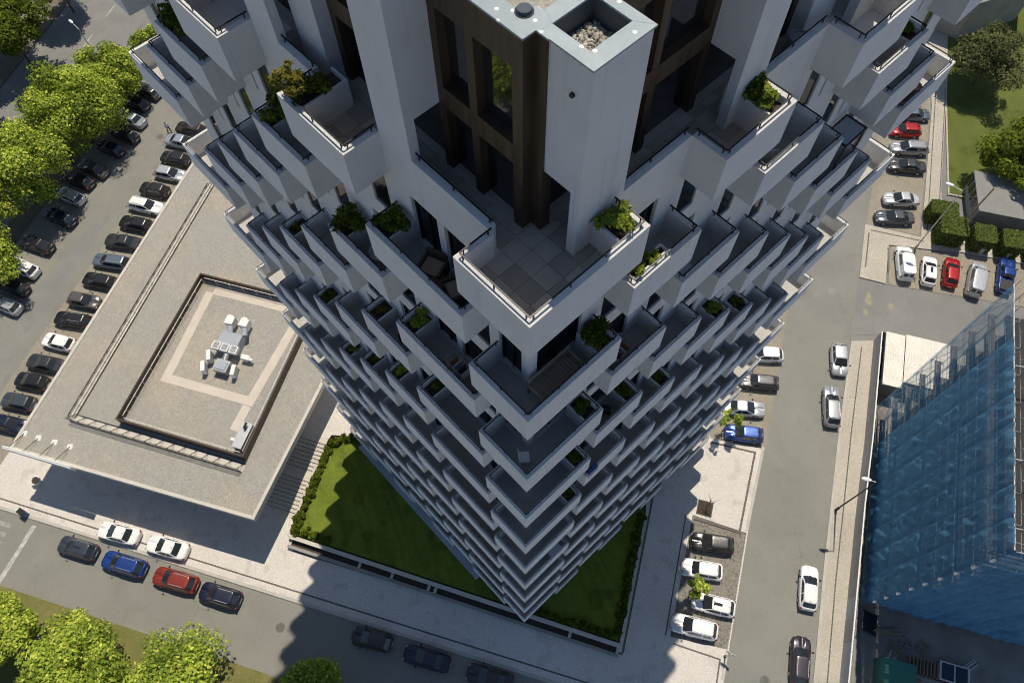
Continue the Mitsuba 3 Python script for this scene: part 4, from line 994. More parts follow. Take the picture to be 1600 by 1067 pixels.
sp = [(56.7, 53.9), (57.9, 60.0), (75, 53.5), (73.5, 48.9)]
obj('wall', prism(Polygon(sp).buffer(-.25, join_style=2), 0, 3.0), 'conc', sh); obj('roof', prism(Polygon(sp), 3.0, 3.18), 'greyroof', sh)
for i in range(5):
    c = np.array([57.05, 54.2]) + np.array([.17, .98]) * (.5 + i * 1.1)
    obj('window', xf(bx(-.06, .05, 0, .7, 1.2, 2.6), -.17, *(c + [-.0, 0])), 'glass', sh)
obj('skylight', xf(bx(0, .9, 0, .5, 3.18, 3.3), -.3, 66, 52.5), 'bluegrey', sh)
blk = thing('corner_house', 'dark corner of a building at the top edge above the right lawn', 'building')
bp_ = Polygon([(64.4, 85.9), (60.3, 89.0), (63, 100), (78, 100), (74, 89.3)])
obj('wall', prism(bp_, 0, 6.), 'conc', blk); obj('roof', prism(bp_.buffer(.2), 6., 6.2), 'greyroof', blk)
def post(name, x, y, h, r, mt, lb, cat, grp=None): return single(name, cat_([tube((x, y, .1), (x, y, h), r, 8), tube((x, y, h), (x, y, h + .06), r * 1.3, 8)]), mt, lb, cat, grp)
for i, (x, y) in enumerate(((54.9, 50.9), (57.2, 49.9), (60.1, 49.1), (62.6, 48.3))):
    g = thing('gate_post', 'short pale post in front of the clipped hedge, %s from the left' % ordn[i], 'post', 'pale posts before the hedge')
    obj('post', cat_([bx(x - .22, x + .22, y - .2, y + .2, .12, 1.05)]), 'edge', g); obj('cap', bx(x - .27, x + .27, y - .25, y + .25, 1.05, 1.12), 'edge', g)

# ------------------------------------------------------------------ lamps and poles
def lamp(x, y, h, arms, label, pole='rail', r=.085, z=.1, col='whitemetal'):
    t = thing('street_lamp', label, 'street lamp')
    obj('base', tube((x, y, z), (x, y, z + .9), r * 1.7, 12), pole, t); obj('pole', tube((x, y, z + .9), (x, y, h), r, 12, r * .6), pole, t)
    for (dx, dy, dz) in arms:
        e = np.array([x + dx, y + dy, h + dz]); obj('arm', tube((x, y, h - .05), e, r * .5, 8, r * .35), pole if col == 'rail' else col, t)
        d = np.array([dx, dy, 0.]); d /= np.linalg.norm(d)
        hd = icosphere(subdivisions=2); hd.apply_scale((.48, .2, .11)); hd = xf(hd, math.atan2(d[1], d[0]), *e[:2], e[2])
        k = obj('lamp_head', hd, 'lamp_glass', t, smooth=True)
lamp(49.55, 50.74, 11.4, [(-1.3, .7, .25)], 'tall grey street lamp rising behind the white van at the hedge corner', 'steel')
lamp(33.03, 19.01, 10.3, [(-.9, .25, .15)], 'tall dark street lamp leaning over the hoarding of the netted building', 'rail')
lamp(-57.6, 85.6, 6.2, [(-1.2, 1.2, .25)], 'street lamp with a white head among the trees of the upper left avenue', 'steel')
t = thing('wooden_pole', 'plain dark pole standing in the hedge in front of the grey roof', 'pole')
obj('pole', tube((54.9, 52.9, .1), (55.3, 53.1, 8.6), .12, 10, .09), 'timber', t)
t = thing('sign_post', 'small post with a flat sign at the lower corner of the right street', 'sign post')
obj('post', tube((19.5, 5.3, .1), (19.5, 5.3, 2.6), .05, 8), 'steel', t); obj('sign', xf(bx(-.45, .45, -.02, .02, 2.0, 2.6), ANG1 - .3, 19.6, 5.36), 'steel', t); obj('foot', tube((19.5, 5.3, .1), (19.5, 5.3, .3), .14, 10), 'rail', t)
for i, (x, y, lb) in enumerate(((-51.4, 20.9, 'dark litter bin at the kerb near the stop line'),)):
    t = thing('litter_bin', lb, 'bin'); obj('bin', xf(bx(-.25, .25, -.4, .4, .12, .95), ANG1 + 1.3, x, y), 'blue_plastic', t); obj('lid', xf(bx(-.28, .28, -.43, .43, .95, 1.02), ANG1 + 1.3, x, y), 'black', t)
t = thing('flower_pot', 'white round pot on the pale forecourt beside the roof shadow', 'pot')
ang = np.linspace(0, 2 * np.pi, 24, endpoint=False)
obj('pot', trimesh.creation.revolve(np.array([(0, .12), (.34, .12), (.52, .8), (.40, .8), (.38, .7), (0, .7)]), sections=24).apply_translation((-50.9, 24.3, 0)), 'whitemetal', t, smooth=40)
obj('soil', disc(-50.9, 24.3, .36, .72), 'soil', t)

# ------------------------------------------------------------------ the walking man
def sph(p, r): return m3.Manifold.sphere(r, 14).translate(tuple(map(float, p)))
def limb(*pr): return [m3.Manifold.batch_hull([sph(a, ra), sph(b, rb)]) for (a, ra), (b, rb) in zip(pr[:-1], pr[1:])]
def fuse(ms, edge=.03, it=6):
    m = m3.Manifold.batch_boolean(ms, m3.OpType.Add).refine_to_length(edge).to_mesh()
    t = trimesh.Trimesh(m.vert_properties[:, :3], m.tri_verts, process=True)
    trimesh.smoothing.filter_taubin(t, iterations=it); return t
hip, sh_, nk, hd_ = (0, 0, .93), (.03, 0, 1.42), (.04, 0, 1.50), (.07, 0, 1.64)
legs = {1: [((.0, .09, .92), .095), ((.22, .10, .52), .062), ((.28, .10, .10), .042)], -1: [((.0, -.09, .92), .095), ((-.05, -.10, .50), .062), ((-.34, -.10, .16), .042)]}
arms = {1: [((.03, .20, 1.40), .055), ((-.10, .25, 1.13), .042), ((.06, .27, .92), .032)], -1: [((.03, -.20, 1.40), .055), ((.10, -.25, 1.14), .042), ((.30, -.22, 1.02), .032)]}
bod = limb((hip, .14), ((.01, 0, 1.15), .13), (sh_, .13)) + limb(((.03, -.17, 1.40), .065), ((.03, .17, 1.40), .065)) + limb((sh_, .07), (nk, .055), (hd_, .06))
bod += limb(((.06, 0, 1.69), .095), ((.09, 0, 1.61), .075)) + [sph((.165, 0, 1.655), .018), sph((.06, .097, 1.655), .025), sph((.06, -.097, 1.655), .025)]
for s in (1, -1):
    bod += limb(*legs[s]); f = legs[s][-1][0]
    bod += limb(((f[0] - .04, f[1], f[2] - .05), .042), ((f[0] + .15, f[1], f[2] - (.06 if s > 0 else .10)), .035))
    bod += limb(*arms[s]); h = np.array(arms[s][-1][0]); d = h - np.array(arms[s][-2][0]); d /= np.linalg.norm(d); sd_ = np.array([d[2], 0, -d[0]])
    pm = h + d * .07; bod += limb((h, .03), (pm, .034))
    for q in range(4): o = sd_ * (q - 1.5) * .021; bod += limb((pm + o, .011), (pm + o + d * (.055 + .01 * (q in (1, 2))), .010), (pm + o + d * .085 + np.array([.015, 0, -.015]), .009))
    bod += limb((h + d * .03 + sd_ * .03, .012), (h + d * .075 + sd_ * .055, .010))
man = thing('person', 'man in a light shirt and dark trousers walking across the left street', 'person')
MX = lambda m: xf(m, -.7, -45.5, 72.7, 0.01)
obj('body', MX(fuse(bod, .025, 5)), 'skin', man, smooth=True)
sh1 = limb(((.0, 0, .95), .158), ((.01, 0, 1.15), .148), ((.03, 0, 1.40), .142)) + limb(((.03, -.18, 1.405), .075), ((.03, .18, 1.405), .075))
for s in (1, -1): a_ = arms[s]; md = tuple(.35 * np.array(a_[0][0]) + .65 * np.array(a_[1][0])); sh1 += limb((a_[0][0], .072), (md, .06))
obj('shirt', MX(fuse(sh1, .03, 4)), 'shirt', man, smooth=True)
tr = limb((hip, .152), ((0, 0, .88), .145))
for s in (1, -1): L_ = legs[s]; tr += limb((L_[0][0], .112), (L_[1][0], .080), (L_[2][0], .062))
obj('trousers', MX(fuse(tr, .03, 4)), 'trousers', man, smooth=True)
obj('hair', MX(fuse([sph((.045, 0, 1.715), .098), sph((.02, 0, 1.66), .088)], .03, 3)), 'hair', man, smooth=True)
sho = []
for s in (1, -1):
    f = legs[s][-1][0]; sho += limb(((f[0] - .05, f[1], f[2] - .055), .047), ((f[0] + .16, f[1], f[2] - (.065 if s > 0 else .105)), .040))
obj('shoes', MX(fuse(sho, .03, 3)), 'black', man, smooth=True)

# ------------------------------------------------------------------ scaffolded building wrapped in blue net
NB = np.array([33.53, 9.62]); NU = np.array([.302, .953]); NV = np.array([.953, -.302])      # along the street face, into the block
NBL, NBW, NBH = 21.6, 26., 26.5
def nb(u, v, z): q = NB + NU * u + NV * v; return (q[0], q[1], z)
net = thing('scaffolded_building', 'building under construction behind scaffolding wrapped in blue netting', 'building')
def nbx(u0, u1, v0, v1, z0, z1):
    return prism(Polygon([nb(u0, v0, 0)[:2], nb(u1, v0, 0)[:2], nb(u1, v1, 0)[:2], nb(u0, v1, 0)[:2]]), z0, z1)
for i in range(8):
    z = .2 + i * 3.1
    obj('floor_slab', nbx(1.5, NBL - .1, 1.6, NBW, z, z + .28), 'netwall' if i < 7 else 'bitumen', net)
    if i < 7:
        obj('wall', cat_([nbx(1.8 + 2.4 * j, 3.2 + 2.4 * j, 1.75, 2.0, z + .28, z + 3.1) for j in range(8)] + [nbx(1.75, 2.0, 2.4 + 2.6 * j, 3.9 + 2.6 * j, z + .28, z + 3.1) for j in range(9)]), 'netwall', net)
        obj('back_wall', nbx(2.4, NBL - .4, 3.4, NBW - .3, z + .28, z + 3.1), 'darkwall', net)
nl, nv = 9, 10
us = np.linspace(.0, NBL, nl + 1); vs_ = np.linspace(0, NBW, nv + 1); zl = [0, 3.1, 6.2, 9.3, 12.4, 15.5, 18.6, 21.7, 24.9]
for u in us:
    obj('standard', cat_([tube(nb(u, .02 + .06, 0), nb(u, .08, NBH + .6), .03, 6), tube(nb(u, 1.15, 0), nb(u, 1.15, NBH + .6), .03, 6)]), 'scaffold', net)
for v in vs_[1:]:
    obj('standard', cat_([tube(nb(.08, v, 0), nb(.08, v, NBH + .6), .03, 6), tube(nb(1.1, v, 0), nb(1.1, v, NBH + .6), .03, 6)]), 'scaffold', net)
for z in zl[1:]:
    obj('ledger', cat_([tube(nb(0, .08, z), nb(NBL, .08, z), .026, 6), tube(nb(0, 1.15, z), nb(NBL, 1.15, z), .026, 6), tube(nb(0, .08, z + 1.0), nb(NBL, .08, z + 1.0), .022, 6)] + [tube(nb(u, .0, z), nb(u, 1.2, z), .024, 6) for u in us]), 'scaffold', net)
    obj('ledger', cat_([tube(nb(.08, 0, z), nb(.08, NBW, z), .026, 6), tube(nb(1.1, 0, z), nb(1.1, NBW, z), .026, 6)] + [tube(nb(0, v, z), nb(1.15, v, z), .024, 6) for v in vs_]), 'scaffold', net)
    if z < 24: obj('deck', cat_([nbx(1.2, NBL, .35, .62, z + .03, z + .07), nbx(1.2, NBL, .65, .92, z + .035, z + .075), nbx(.35, .62, .4, NBW, z + .03, z + .07), nbx(.65, .92, .4, NBW, z + .034, z + .074)]), 'netwall', net)
# frames at the open end of the scaffold
for i, z in enumerate(zl[:-1]):
    obj('brace', tube(nb(NBL, .1, z), nb(NBL, 1.15, z + 3.1), .022, 6), 'scaffold', net); obj('brace', tube(nb(.1, 1.2, z), nb(.1, 3.8, z + 3.1), .02, 6), 'scaffold', net)
def netpanel(p0, du, u0, u1, z0, z1, seed):
    r = np.random.default_rng(seed); nu_, nz = 18, 16
    uu, zz = np.meshgrid(np.linspace(u0, u1, nu_), np.linspace(z0, z1, nz), indexing='ij')
    f = meshkit.fbm(np.stack([uu * .9 + zz * .35, zz * .6 - uu * .3, np.full_like(uu, seed * .01)], -1), 3, 4) - .5
    e = np.minimum(1, np.minimum((uu - u0), (u1 - uu)) / .4) * np.minimum(1, np.minimum(zz - z0, z1 - zz) / .3 + .3)
    off = .05 + .55 * np.abs(f) * e + .16 * e * np.abs(np.sin(uu * 3.1 + zz * 1.7 + 4 * f)) + .08 * e * np.sin((uu - u0) / (u1 - u0) * np.pi) * r.random()
    q = p0(uu, -off, zz); v = np.stack(q, -1).reshape(-1, 3)
    i, j = np.meshgrid(np.arange(nu_ - 1), np.arange(nz - 1), indexing='ij'); a = (i * nz + j).ravel()
    return trimesh.Trimesh(v, np.vstack([np.c_[a, a + nz, a + nz + 1], np.c_[a, a + nz + 1, a + 1]]), process=False)
fa = lambda u, v, z: (NB[0] + NU[0] * u + NV[0] * v, NB[1] + NU[1] * u + NV[1] * v, z)
fb = lambda u, v, z: (NB[0] + NV[0] * u + NU[0] * v, NB[1] + NV[1] * u + NU[1] * v, z)
sd0 = 400
zz_ = [(.1, 6.2), (6.2, 12.4), (12.4, 18.6), (18.6, 26.3)]
for a, b in zip(us[:-1], us[1:]):
    for z0, z1 in zz_:
        obj('net_panel', netpanel(fa, 1, a - .12, b + .14, z0, z1 + .18, sd0), 'net' if a < 16 else 'net_open', net, smooth=True); sd0 += 1
for a, b in zip(vs_[:-1], vs_[1:]):
    for z0, z1 in [(2.6, 6.2)] + zz_[1:]:
        obj('net_panel', netpanel(fb, 1, a - .12, b + .14, z0, z1 + .18, sd0), 'net', net, smooth=True); sd0 += 1
obj('net_top_rail', cat_([tube(nb(0, -.08, 26.35), nb(NBL, -.08, 26.35), .05, 8), tube(nb(-.08, 0, 26.35), nb(-.08, NBW, 26.35), .05, 8)]), 'whitemetal', net)
for j in (0, 2, 5):
    obj('roof_pipe', tube(nb(2 + 2.6 * j, .1, 25.1), nb(3.5 + 2.6 * j, NBW, 25.3 + .2 * (j % 2)), .05, 6), 'steel', net)
for j, z in enumerate(np.linspace(3.4, 23.5, 9)):
    obj('corner_clamp', cat_([tube(nb(-.22, -.12, z), nb(-.22, -.12, z + .55), .11, 8), tube(nb(-.3, -.12, z - .1), nb(.4, -.12, z - .1), .03, 6)]), 'whitemetal', net)
# hoarding, one panel after another
hp = thing('hoarding', 'long grey construction hoarding with a white top rail along the worn pavement', 'hoarding')
hl = LineString(hb); s_ = 0.; HT = 2.35
Lh = hl.length; npan = int(Lh / 2.05)
for i in range(npan):
    a, b = hl.interpolate(i * Lh / npan), hl.interpolate((i + 1) * Lh / npan)
    ap_, bp2 = np.array([a.x, a.y]), np.array([b.x, b.y]); d = (bp2 - ap_) / np.linalg.norm(bp2 - ap_)
    obj('panel', prism(LineString([tuple(ap_ + d * .008), tuple(bp2 - d * .008)]).buffer(.03, cap_style=2), .05, HT), 'hoard' if i not in (3, 4, 6) else 'bluegrey', hp)
    if i % 2 == 0:
        q = ap_ + np.array([.12, 0]); obj('post', bx(q[0] - .04, q[0] + .04, q[1] - .04, q[1] + .04, .03, HT), 'steel', hp)
obj('top_rail', prism(hl.buffer(.06, cap_style=2), HT, HT + .07), 'whitemetal', hp)
h2 = LineString([(41.6, 38.4), (48.0, 36.5)]); obj('end_panel', prism(h2.buffer(.03, cap_style=2), .05, HT), 'hoard', hp)
# site cabins and yard things
def cabin(lab, u0, u1, v0, v1, h, nr):
    c = thing('site_cabin', lab, 'cabin', 'site cabins behind the hoarding')
    b = Polygon([nb(u0, v0, 0)[:2], nb(u1, v0, 0)[:2], nb(u1, v1, 0)[:2], nb(u0, v1, 0)[:2]])
    obj('wall', prism(b.buffer(-.06, join_style=2), .03, h), 'conc', c); obj('roof', prism(b, h, h + .1), 'corrug', c)
    for j in range(nr):
        v = v0 + (v1 - v0) * (j + .5) / nr
        obj('roof_rib', nbx(u0 + .02, u1 - .02, v - .04, v + .04, h + .1, h + .135), 'corrug', c)
    obj('window', prism(LineString([nb(u0 + 1, v0 + .04, 0)[:2], nb(u1 - 3, v0 + .04, 0)[:2]]).buffer(.03, cap_style=2), 1.1, 2.1), 'glass', c)
cabin('pale corrugated site cabin right behind the hoarding end', 23.1, 29.7, -.7, 1.35, 2.75, 8)
cabin('white corrugated site cabin behind the first one, half hidden by the net', 24.0, 30.0, 1.5, 6.2, 2.6, 16)
c = thing('green_container', 'dark green corrugated container in the lower right yard', 'container')
gb = [nb(-9.5, 1.6, 0), nb(-4.6, 1.6, 0), nb(-4.6, 4.4, 0), nb(-9.5, 4.4, 0)]
obj('body', prism(Polygon([q[:2] for q in gb]), .05, 2.5), 'container_green', c)
for j in range(12): obj('rib', nbx(-9.4 + .4 * j, -9.25 + .4 * j, 1.58, 4.42, 2.5, 2.54), 'container_green', c)
c = thing('blue_frame_box', 'pale blue framed crate in the shaded lower right yard', 'crate')
q = nb(-4.0, 8.6, 0)
obj('base', xf(bx(-1.3, 1.3, -.8, .8, .03, .7), ANG1, q[0], q[1]), 'steel', c)
obj('frame', xf(cat_([bx(-1.35, 1.35, -.85, -.75, .7, .85), bx(-1.35, 1.35, .75, .85, .7, .85), bx(-1.35, -1.2, -.75, .75, .7, .85), bx(1.2, 1.35, -.75, .75, .7, .85), bx(-.05, .05, -.75, .75, .7, .85)]), ANG1, q[0], q[1]), 'whitemetal', c)
obj('cover', xf(bx(-1.2, 1.2, -.75, .75, .7, .75), ANG1, q[0], q[1]), 'navy_sheet', c)
c = thing('slatted_rack', 'rack of dark upright slats beside the pale blue crate', 'rack')
q = nb(-4.2, 5.8, 0)
for j in range(9): obj('slat', xf(bx(-1.3 + .32 * j, -1.22 + .32 * j, -.7, .7, .05, .9), ANG1, q[0], q[1]), 'timber', c)
obj('base', xf(bx(-1.4, 1.4, -.75, .75, .03, .1), ANG1, q[0], q[1]), 'steel', c)
yr = np.random.default_rng(21)
yl = [('timber_stack', 'stack of dark timber lying in the lower right yard'), ('timber_stack', 'short pile of planks near the hoarding in the lower right yard')]
for (u, v), (nm, lb) in zip(((-5.5, 4.9), (-1.8, 2.6)), yl):
    t = thing(nm, lb, 'timber'); q = nb(u, v, 0)
    for j in range(6): obj('plank', xf(bx(-1.2, 1.2, -.1, .1, 0, .06), ANG1 + yr.uniform(-.5, .5), q[0] + yr.uniform(-.3, .3), q[1] + yr.uniform(-.3, .3), .04 + .065 * j), 'timber', t)
t = thing('stair_frame', 'dark steel stair frame at the foot of the netted corner', 'stairs'); q = nb(-1.6, 1.4, 0)
for j in range(6): obj('tread', xf(bx(-.9, .9, -.12 + .3 * j, .12 + .3 * j, .2 + .22 * j, .25 + .22 * j), ANG1 + 1.57, q[0], q[1]), 'rail', t)
obj('stringer', cat_([xf(bar((-.92, -.2, .1), (-.92, 1.7, 1.5), .06, .2), ANG1 + 1.57, q[0], q[1]), xf(bar((.92, -.2, .1), (.92, 1.7, 1.5), .06, .2), ANG1 + 1.57, q[0], q[1])]), 'rail', t)
t = thing('trench_kerb', 'low concrete kerb wall crossing the shaded yard', 'wall')
obj('kerb_wall', nbx(-5.2, -5.0, 4.6, 22, .03, .5), 'conc', t)

# ------------------------------------------------------------------ plants and things on the balconies
BAYL = ['corner', 'first', 'second', 'third', 'fourth', 'fifth', 'sixth', 'end']
def plant(p, R, label, seed, style=0, group='plants in the balcony planters'):
    r = np.random.default_rng(seed); t = thing('balcony_plant', label, 'plant', group)
    cols = (G_A * .3, G_B * .33, G_C * .35)
    if style == 1: cols = (G_A * .7, G_B * .66, G_C * .62)
    if style == 2: cols = (np.array([.12, .12, .02]), np.array([.24, .22, .04]), np.array([.28, .2, .05]))
    n = int(900 * max(.5, R / .5))
    m, c, cen = crown(seed, R, R * (.8 if style != 2 else 1.3), 12, n, .055 + .03 * R, *cols, rr=(.3, .5), yellow=.2)
    hh = R * (.75 if style != 2 else 1.9)
    m.apply_translation((p[0], p[1], p[2] + hh)); obj('foliage', m, 'leaf', t, color=c)
    st = [tube((p[0], p[1], p[2] - .02), (p[0] + r.uniform(-.1, .1), p[1] + r.uniform(-.1, .1), p[2] + hh), .018, 5, .01)]
    for q in cen[:6]: st.append(tube((p[0], p[1], p[2] + hh * .3), (p[0] + q[0], p[1] + q[1], p[2] + hh + q[2]), .012, 5, .006))
    obj('stem', cat_(st), 'bark', t)
i = 0
for key, p in spots.items():
    i += 1
    if key[0] == 'corner':
        k = key[1]
        plant(p, .5 if k == 2 else .42 if k == 0 else .34, 'leafy plant at the right end of the %s corner balcony from the top' % ordn[k // 2], 500 + i, 1 if k == 0 else 0)
        continue
    left, b, k = key
    side = 'left' if left else 'right'
    n = k // 2
    lab = 'green plant in %s balcony column %s of the corner, %s balcony down' % (BAYL[b], side, ordn[n])
    st_ = 1 if (not left and b == 2 and k == 0) else 0
    R = {(True, 2, 2): .62, (True, 3, 1): .65, (True, 2, 0): .5, (True, 5, 1): .6}.get(key, (.30 + .22 * ((i * 37) % 10) / 10) * (1 if k < 4 else .72))
    plant(p, R, lab, 500 + i, st_ or (1 if i % 5 == 2 else 0))
pz = spots[(True, 2, 0)]
plant(twp(.33, 9.9, ZT - .24), .42, 'spindly yellow green shrub overhanging the top left planter', 601, 2)
pz = spots[(False, 2, 0)]
plant(twp(9.7, 1.2, ZT - .24), .42, 'darker bush behind the bright one in the top right planter', 602, 0)
kb = bal_key[(False, 1, 1)]
zt1 = ZT - FL
kt = tobj('planter', prism(sbox(4.5, .22, 6.0, .55).difference(sbox(4.56, .28, 5.94, .49)), zt1 - PF + .005, zt1 - .02), 'render', kb); tobj('planter_soil', prism(sbox(4.56, .28, 5.94, .49), zt1 - PF + .005, zt1 - .12), 'soil', kb)
plant(twp(4.8, .38, zt1 - .14), .26, 'sunlit leafy plant in the trough beside the right end of the terrace, left one', 603, 1); plant(twp(5.45, .38, zt1 - .14), .26, 'sunlit leafy plant in the trough beside the right end of the terrace, right one', 604, 1)
plant(twp(12.2, .6, ZT - .24 - 9.45 + 3.15 * 0 - .7), .4, 'dark bush on the third right balcony column near the stored box', 605, 0) if False else None
# slatted bench on the second corner balcony
zb = ZT - 2 * FL - PF
t = thing('bench', 'wooden slatted bench on the second corner balcony from the top', 'bench')
def tb(*a): return tw(bx(*a))
for j in range(15): obj('seat_slat', tw(bx(1.02 + .125 * j, 1.10 + .125 * j, .42, 1.02, zb + .40, zb + .43)), 'timber', t)
for j in range(15): obj('back_slat', tw(bx(1.03 + .125 * j, 1.09 + .125 * j, 1.02, 1.05, zb + .46, zb + .86)), 'timber', t)
for y in (.40, 1.02): obj('rail', tw(bx(.98, 2.9, y, y + .05, zb + .34, zb + .399)), 'timber', t)
obj('top_rail', tw(bx(.98, 2.9, 1.005, 1.065, zb + .86, zb + .92)), 'timber', t)
for x in (.98, 2.83):
    for y in (.42, 1.0): obj('leg', tw(bx(x, x + .07, y, y + .06, zb + .005, zb + .339)), 'timber', t)
    obj('armrest', tw(bx(x - .01, x + .08, .38, 1.0, zb + .60, zb + .64)), 'timber', t)
def armchair(x, y, z, a, lab):
    t = thing('armchair', lab, 'armchair', 'wicker armchairs on the balcony below the terrace')
    def q(*b): return tw(xf(bx(*b), a, x, y, z))
    obj('seat', q(-.32, .32, -.32, .32, .22, .40), 'wicker', t); obj('backrest', q(-.36, .36, .30, .40, .0, .80), 'wicker', t)
    for s in (-1, 1): obj('armrest', q(min(s * .32, s * .40), max(s * .32, s * .40), -.32, .296, .0, .58), 'wicker', t)
    obj('cushion', q(-.29, .29, -.29, .27, .402, .48), 'timber', t)
zc1 = ZT - FL - PF + .006
armchair(.72, 5.0, zc1, -1.2, 'brown wicker armchair on the balcony left below the terrace, farther from the corner')
armchair(.75, 3.9, zc1, -1.9, 'brown wicker armchair on the balcony left below the terrace, nearer the corner')
t = thing('side_table', 'small dark round table between the wicker armchairs', 'table')
obj('top', tw(tube((.5, 4.45, zc1 + .42), (.5, 4.45, zc1 + .45), .26, 20)), 'wicker', t); obj('stem', tw(tube((.5, 4.45, zc1), (.5, 4.45, zc1 + .42), .05, 10)), 'wicker', t)
for k in (2, 4, 6, 8):
    z = ZT - FL * k - PF + .006
    t = thing('storage_cabinet', 'pale grey cabinet in the second right balcony column, %s balcony down' % ordn[k // 2], 'cabinet', 'cabinets on the right balconies')
    obj('body', tw(bx(7.48, 8.05, .25, 1.18, z, z + 1.02)), 'bluegrey', t); obj('lid', tw(bx(7.46, 8.07, .23, 1.19, z + 1.02, z + 1.05)), 'bluegrey', t); obj('handle', tw(bx(8.05, 8.075, .6, .85, z + .6, z + .63)), 'rail', t)
t = thing('round_cap', 'small dark blue round vent cap on the penthouse coping', 'vent cap')
obj('cap', tw(tube((2.86, 3.2, ZR + .056), (2.86, 3.2, ZR + .15), .17, 24, .15)), 'navy_sheet', t); obj('rim', tw(tube((2.86, 3.2, ZR + .056), (2.86, 3.2, ZR + .075), .2, 24)), 'rail', t)
t = thing('water_tub', 'light blue tub on the terrace in the upper right', 'tub')
obj('tub', tw(trimesh.creation.revolve(np.array([(0, 0), (.26, 0), (.32, .5), (.28, .5), (.25, .12), (0, .12)]), sections=24).apply_translation((13.0, 1.75, Z1 + .05))), 'bluegrey', t, smooth=40); obj('lid', tw(tube((13.0, 1.75, Z1 + .46), (13.0, 1.75, Z1 + .50), .27, 20)), 'steel', t)
t = thing('terracotta_pot', 'terracotta pot on the sunlit end balcony at the upper right', 'pot')
zp = ZT - 3 * FL - PF
obj('pot', tw(trimesh.creation.revolve(np.array([(0, 0), (.2, 0), (.3, .9), (.26, .9), (.24, .8), (0, .8)]), sections=20).apply_translation((24.6, .5, zp))), 'terracotta', t, smooth=40)
t = thing('balcony_awning', 'grey framed canopy over a balcony at the upper right edge', 'canopy')
za = ZT - 3 * FL + 1.45
obj('sheet', tw(bx(17.85, 19.15, .17, 1.05, za, za + .03)), 'bluegrey', t)
obj('frame', tw(cat_([bx(17.8, 19.2, .1, .16, za - .02, za + .06), bx(17.8, 19.2, 1.06, 1.12, za - .02, za + .06), bx(17.78, 17.84, .1, 1.12, za - .02, za + .06), bx(19.16, 19.22, .1, 1.12, za - .02, za + .06)])), 'rail', t)
for (x, y) in ((17.8, .12), (19.16, .12), (17.8, 1.06), (19.16, 1.06)): obj('leg', tw(bx(x, x + .05, y, y + .05, ZT - 3 * FL - (PF if y > 1 else 0), za - .021)), 'rail', t)
t = thing('blue_towel', 'bright blue cloth hanging over a balcony parapet low on the right side', 'cloth')
obj('cloth', tw(cat_([bx(4.45, 5.15, -.035, -.005, ZT - 7 * FL - .6, ZT - 7 * FL + .02), bx(4.45, 5.15, -.035, .24, ZT - 7 * FL + .02, ZT - 7 * FL + .05)])), 'blue_plastic', t)
t = thing('white_awning', 'pale folded sheet on a corner balcony far down the tower', 'awning')
obj('sheet', tw(bx(2.6, 3.6, .05, 1.1, ZT - 12 * FL + .3, ZT - 12 * FL + .34)), 'bluegrey', t); obj('pole', tw(cat_([tube((2.62, .22, ZT - 12 * FL - PF), (2.62, .22, ZT - 12 * FL + .3), .02, 6), tube((3.58, .22, ZT - 12 * FL - PF), (3.58, .22, ZT - 12 * FL + .3), .02, 6)])), 'rail', t)
for d in list(scene):
    pass

# odds and ends on the balconies and in the yard
def bfloor(k): return ZT - FL * k - PF + .006
def rack(left, b, k, u, lab):
    t = thing('drying_rack', lab, 'drying rack'); z = bfloor(k); y0 = (LB if left else RB)[b] + u
    sw = (lambda x0, x1, q0, q1, z0, z1: tw(bx(x0, x1, q0, q1, z0, z1))) if left else (lambda x0, x1, q0, q1, z0, z1: tw(bx(q0, q1, x0, x1, z0, z1)))
    obj('frame', cat_([sw(.35, .37, y0, y0 + 1.1, z + .85, z + .87), sw(.85, .87, y0, y0 + 1.1, z + .85, z + .87), sw(.35, .87, y0, y0 + .02, z + .87, z + .89), sw(.35, .87, y0 + 1.08, y0 + 1.1, z + .87, z + .89), sw(.35, .37, y0, y0 + .02, z, z + .85), sw(.85, .87, y0, y0 + .02, z, z + .85), sw(.35, .37, y0 + 1.08, y0 + 1.1, z, z + .85), sw(.85, .87, y0 + 1.08, y0 + 1.1, z, z + .85)]), 'steel', t)
    for j, m in enumerate(('whitemetal', 'navy_sheet', 'shirt', 'terracotta')): obj('laundry', sw(.4, .8, y0 + .12 + .24 * j, y0 + .14 + .24 * j, z + .4, z + .9), m, t)
rack(True, 1, 3, 1.0, 'drying rack with laundry on the long balcony left of the second corner balcony')
rack(False, 1, 3, .6, 'drying rack with laundry on the balcony right of the second corner balcony')
def chair(left, b, k, u, v, ang, lab, m='whitemetal'):
    t = thing('balcony_chair', lab, 'chair'); z = bfloor(k); y = (LB if left else RB)[b] + u; x = v
    if not left: x, y = y, x
    def q(*a): return tw(xf(bx(*a), ang, x, y, z))
    obj('seat', q(-.22, .22, -.22, .22, .42, .45), m, t); obj('backrest', q(-.22, .22, .20, .23, .452, .9), m, t)
    for sx in (-1, 1):
        for sy_ in (-1, 1): obj('leg', q(sx * .2 - .015, sx * .2 + .015, sy_ * .2 - .015, sy_ * .2 + .015, 0, .42), m, t)
chair(True, 2, 2, 1.2, .7, .5, 'white chair on the second left balcony column, second balcony down')
chair(False, 3, 1, 1.2, .7, 2.5, 'white chair on the third right balcony column, first balcony down')
chair(True, 0, 4, .9, .7, .9, 'white chair on the third corner balcony from the top')
chair(False, 1, 5, 1.4, .7, 2.2, 'dark chair on the first right balcony column, third balcony down', 'rail')
chair(True, 2, 4, 1.0, .7, .2, 'dark chair on the second left balcony column, third balcony down', 'rail')
jr = np.random.default_rng(77)
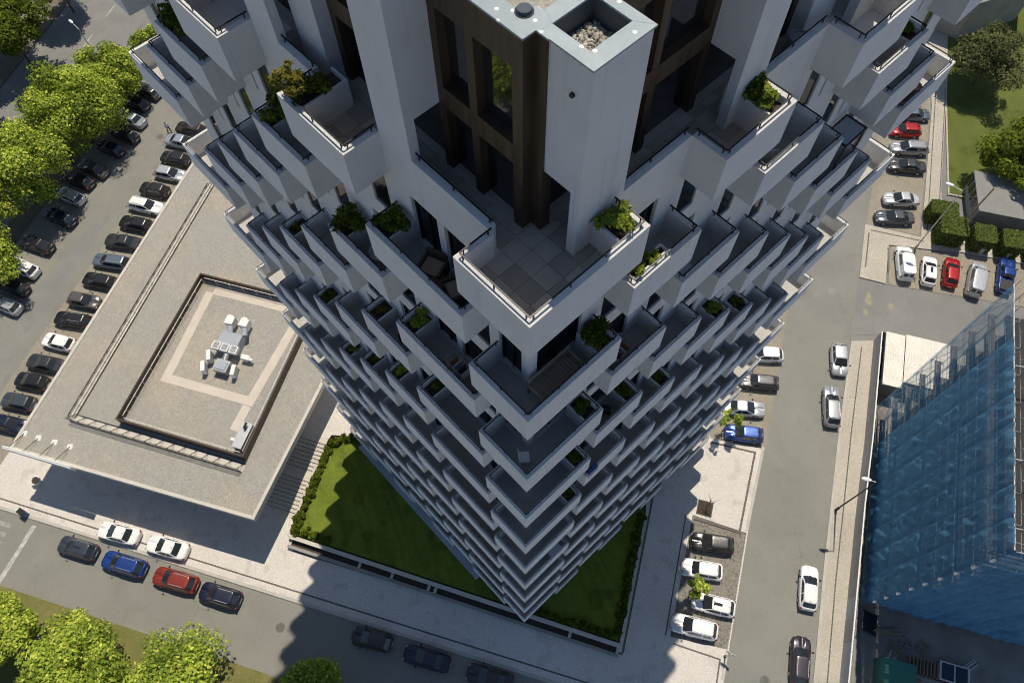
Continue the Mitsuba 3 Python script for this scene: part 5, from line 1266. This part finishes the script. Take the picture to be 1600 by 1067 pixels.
for i, (u, v, lb) in enumerate([(-3.2, 3.4, 'near the hoarding'), (-6.8, 7.2, 'in the middle of the yard'), (-2.4, 6.0, 'close to the netting'), (-7.6, 10.6, 'at the lower right of the yard')]):
    t = thing('pallet', 'wooden pallet lying %s in the shaded yard' % lb, 'pallet', 'pallets in the yard'); q = nb(u, v, 0); an = jr.uniform(0, 3)
    for j in range(5): obj('board', xf(bx(-.6, .6, -.48 + .22 * j, -.36 + .22 * j, .11, .13), an, q[0], q[1], .03), 'timber', t)
    for j in range(3): obj('bearer', xf(bx(-.6 + .55 * j, -.5 + .55 * j, -.48, .52, 0, .109), an, q[0], q[1], .03), 'timber', t)
for i, (u, v, lb) in enumerate([(-5.0, 3.0, 'left'), (-3.4, 9.8, 'right')]):
    t = thing('pipe_stack', 'few pale pipes lying in the shaded yard, %s bundle' % lb, 'pipes', 'pipes in the yard'); q = nb(u, v, 0); an = jr.uniform(0, 3)
    for j in range(6): obj('pipe', xf(tube((-1.6 + jr.uniform(-.2, .2), -.3 + .13 * j, .1), (1.6, -.3 + .13 * j + jr.uniform(-.1, .1), .1), .055, 8), an, q[0], q[1]), 'whitemetal' if j % 2 else 'steel', t)
for i, (u, v, lb) in enumerate([(-4.6, 7.4, 'beside the slatted rack'), (-6.2, 3.2, 'behind the green container'), (-2.6, 4.3, 'near the stair frame')]):
    hp2 = []; q = nb(u, v, 0)
    for j in range(60):
        r_ = abs(jr.normal()) * .6; a_ = jr.uniform(0, 6.28); s2 = jr.uniform(.05, .16); e = icosphere(subdivisions=1); e.apply_scale((s2, s2 * jr.uniform(.6, 1), s2 * jr.uniform(.5, .9))); e.apply_translation((q[0] + r_ * math.cos(a_), q[1] + r_ * math.sin(a_), max(.04, .4 - r_ * .35) * jr.uniform(.3, 1))); hp2.append(e)
    single('rubble_heap', cat_(hp2), 'conc', 'heap of rubble lying %s in the shaded yard' % lb, 'rubble')
pt = Polygon([ap(-12, -4.6), ap(2, -3.4), ap(4, -1.8), ap(-10, -.7), ap(-14, -2.0)])
struct('road_patch', flat(pt, .004), 'asphalt_grey', 'paler asphalt repair patch on the left street', 'road patch')
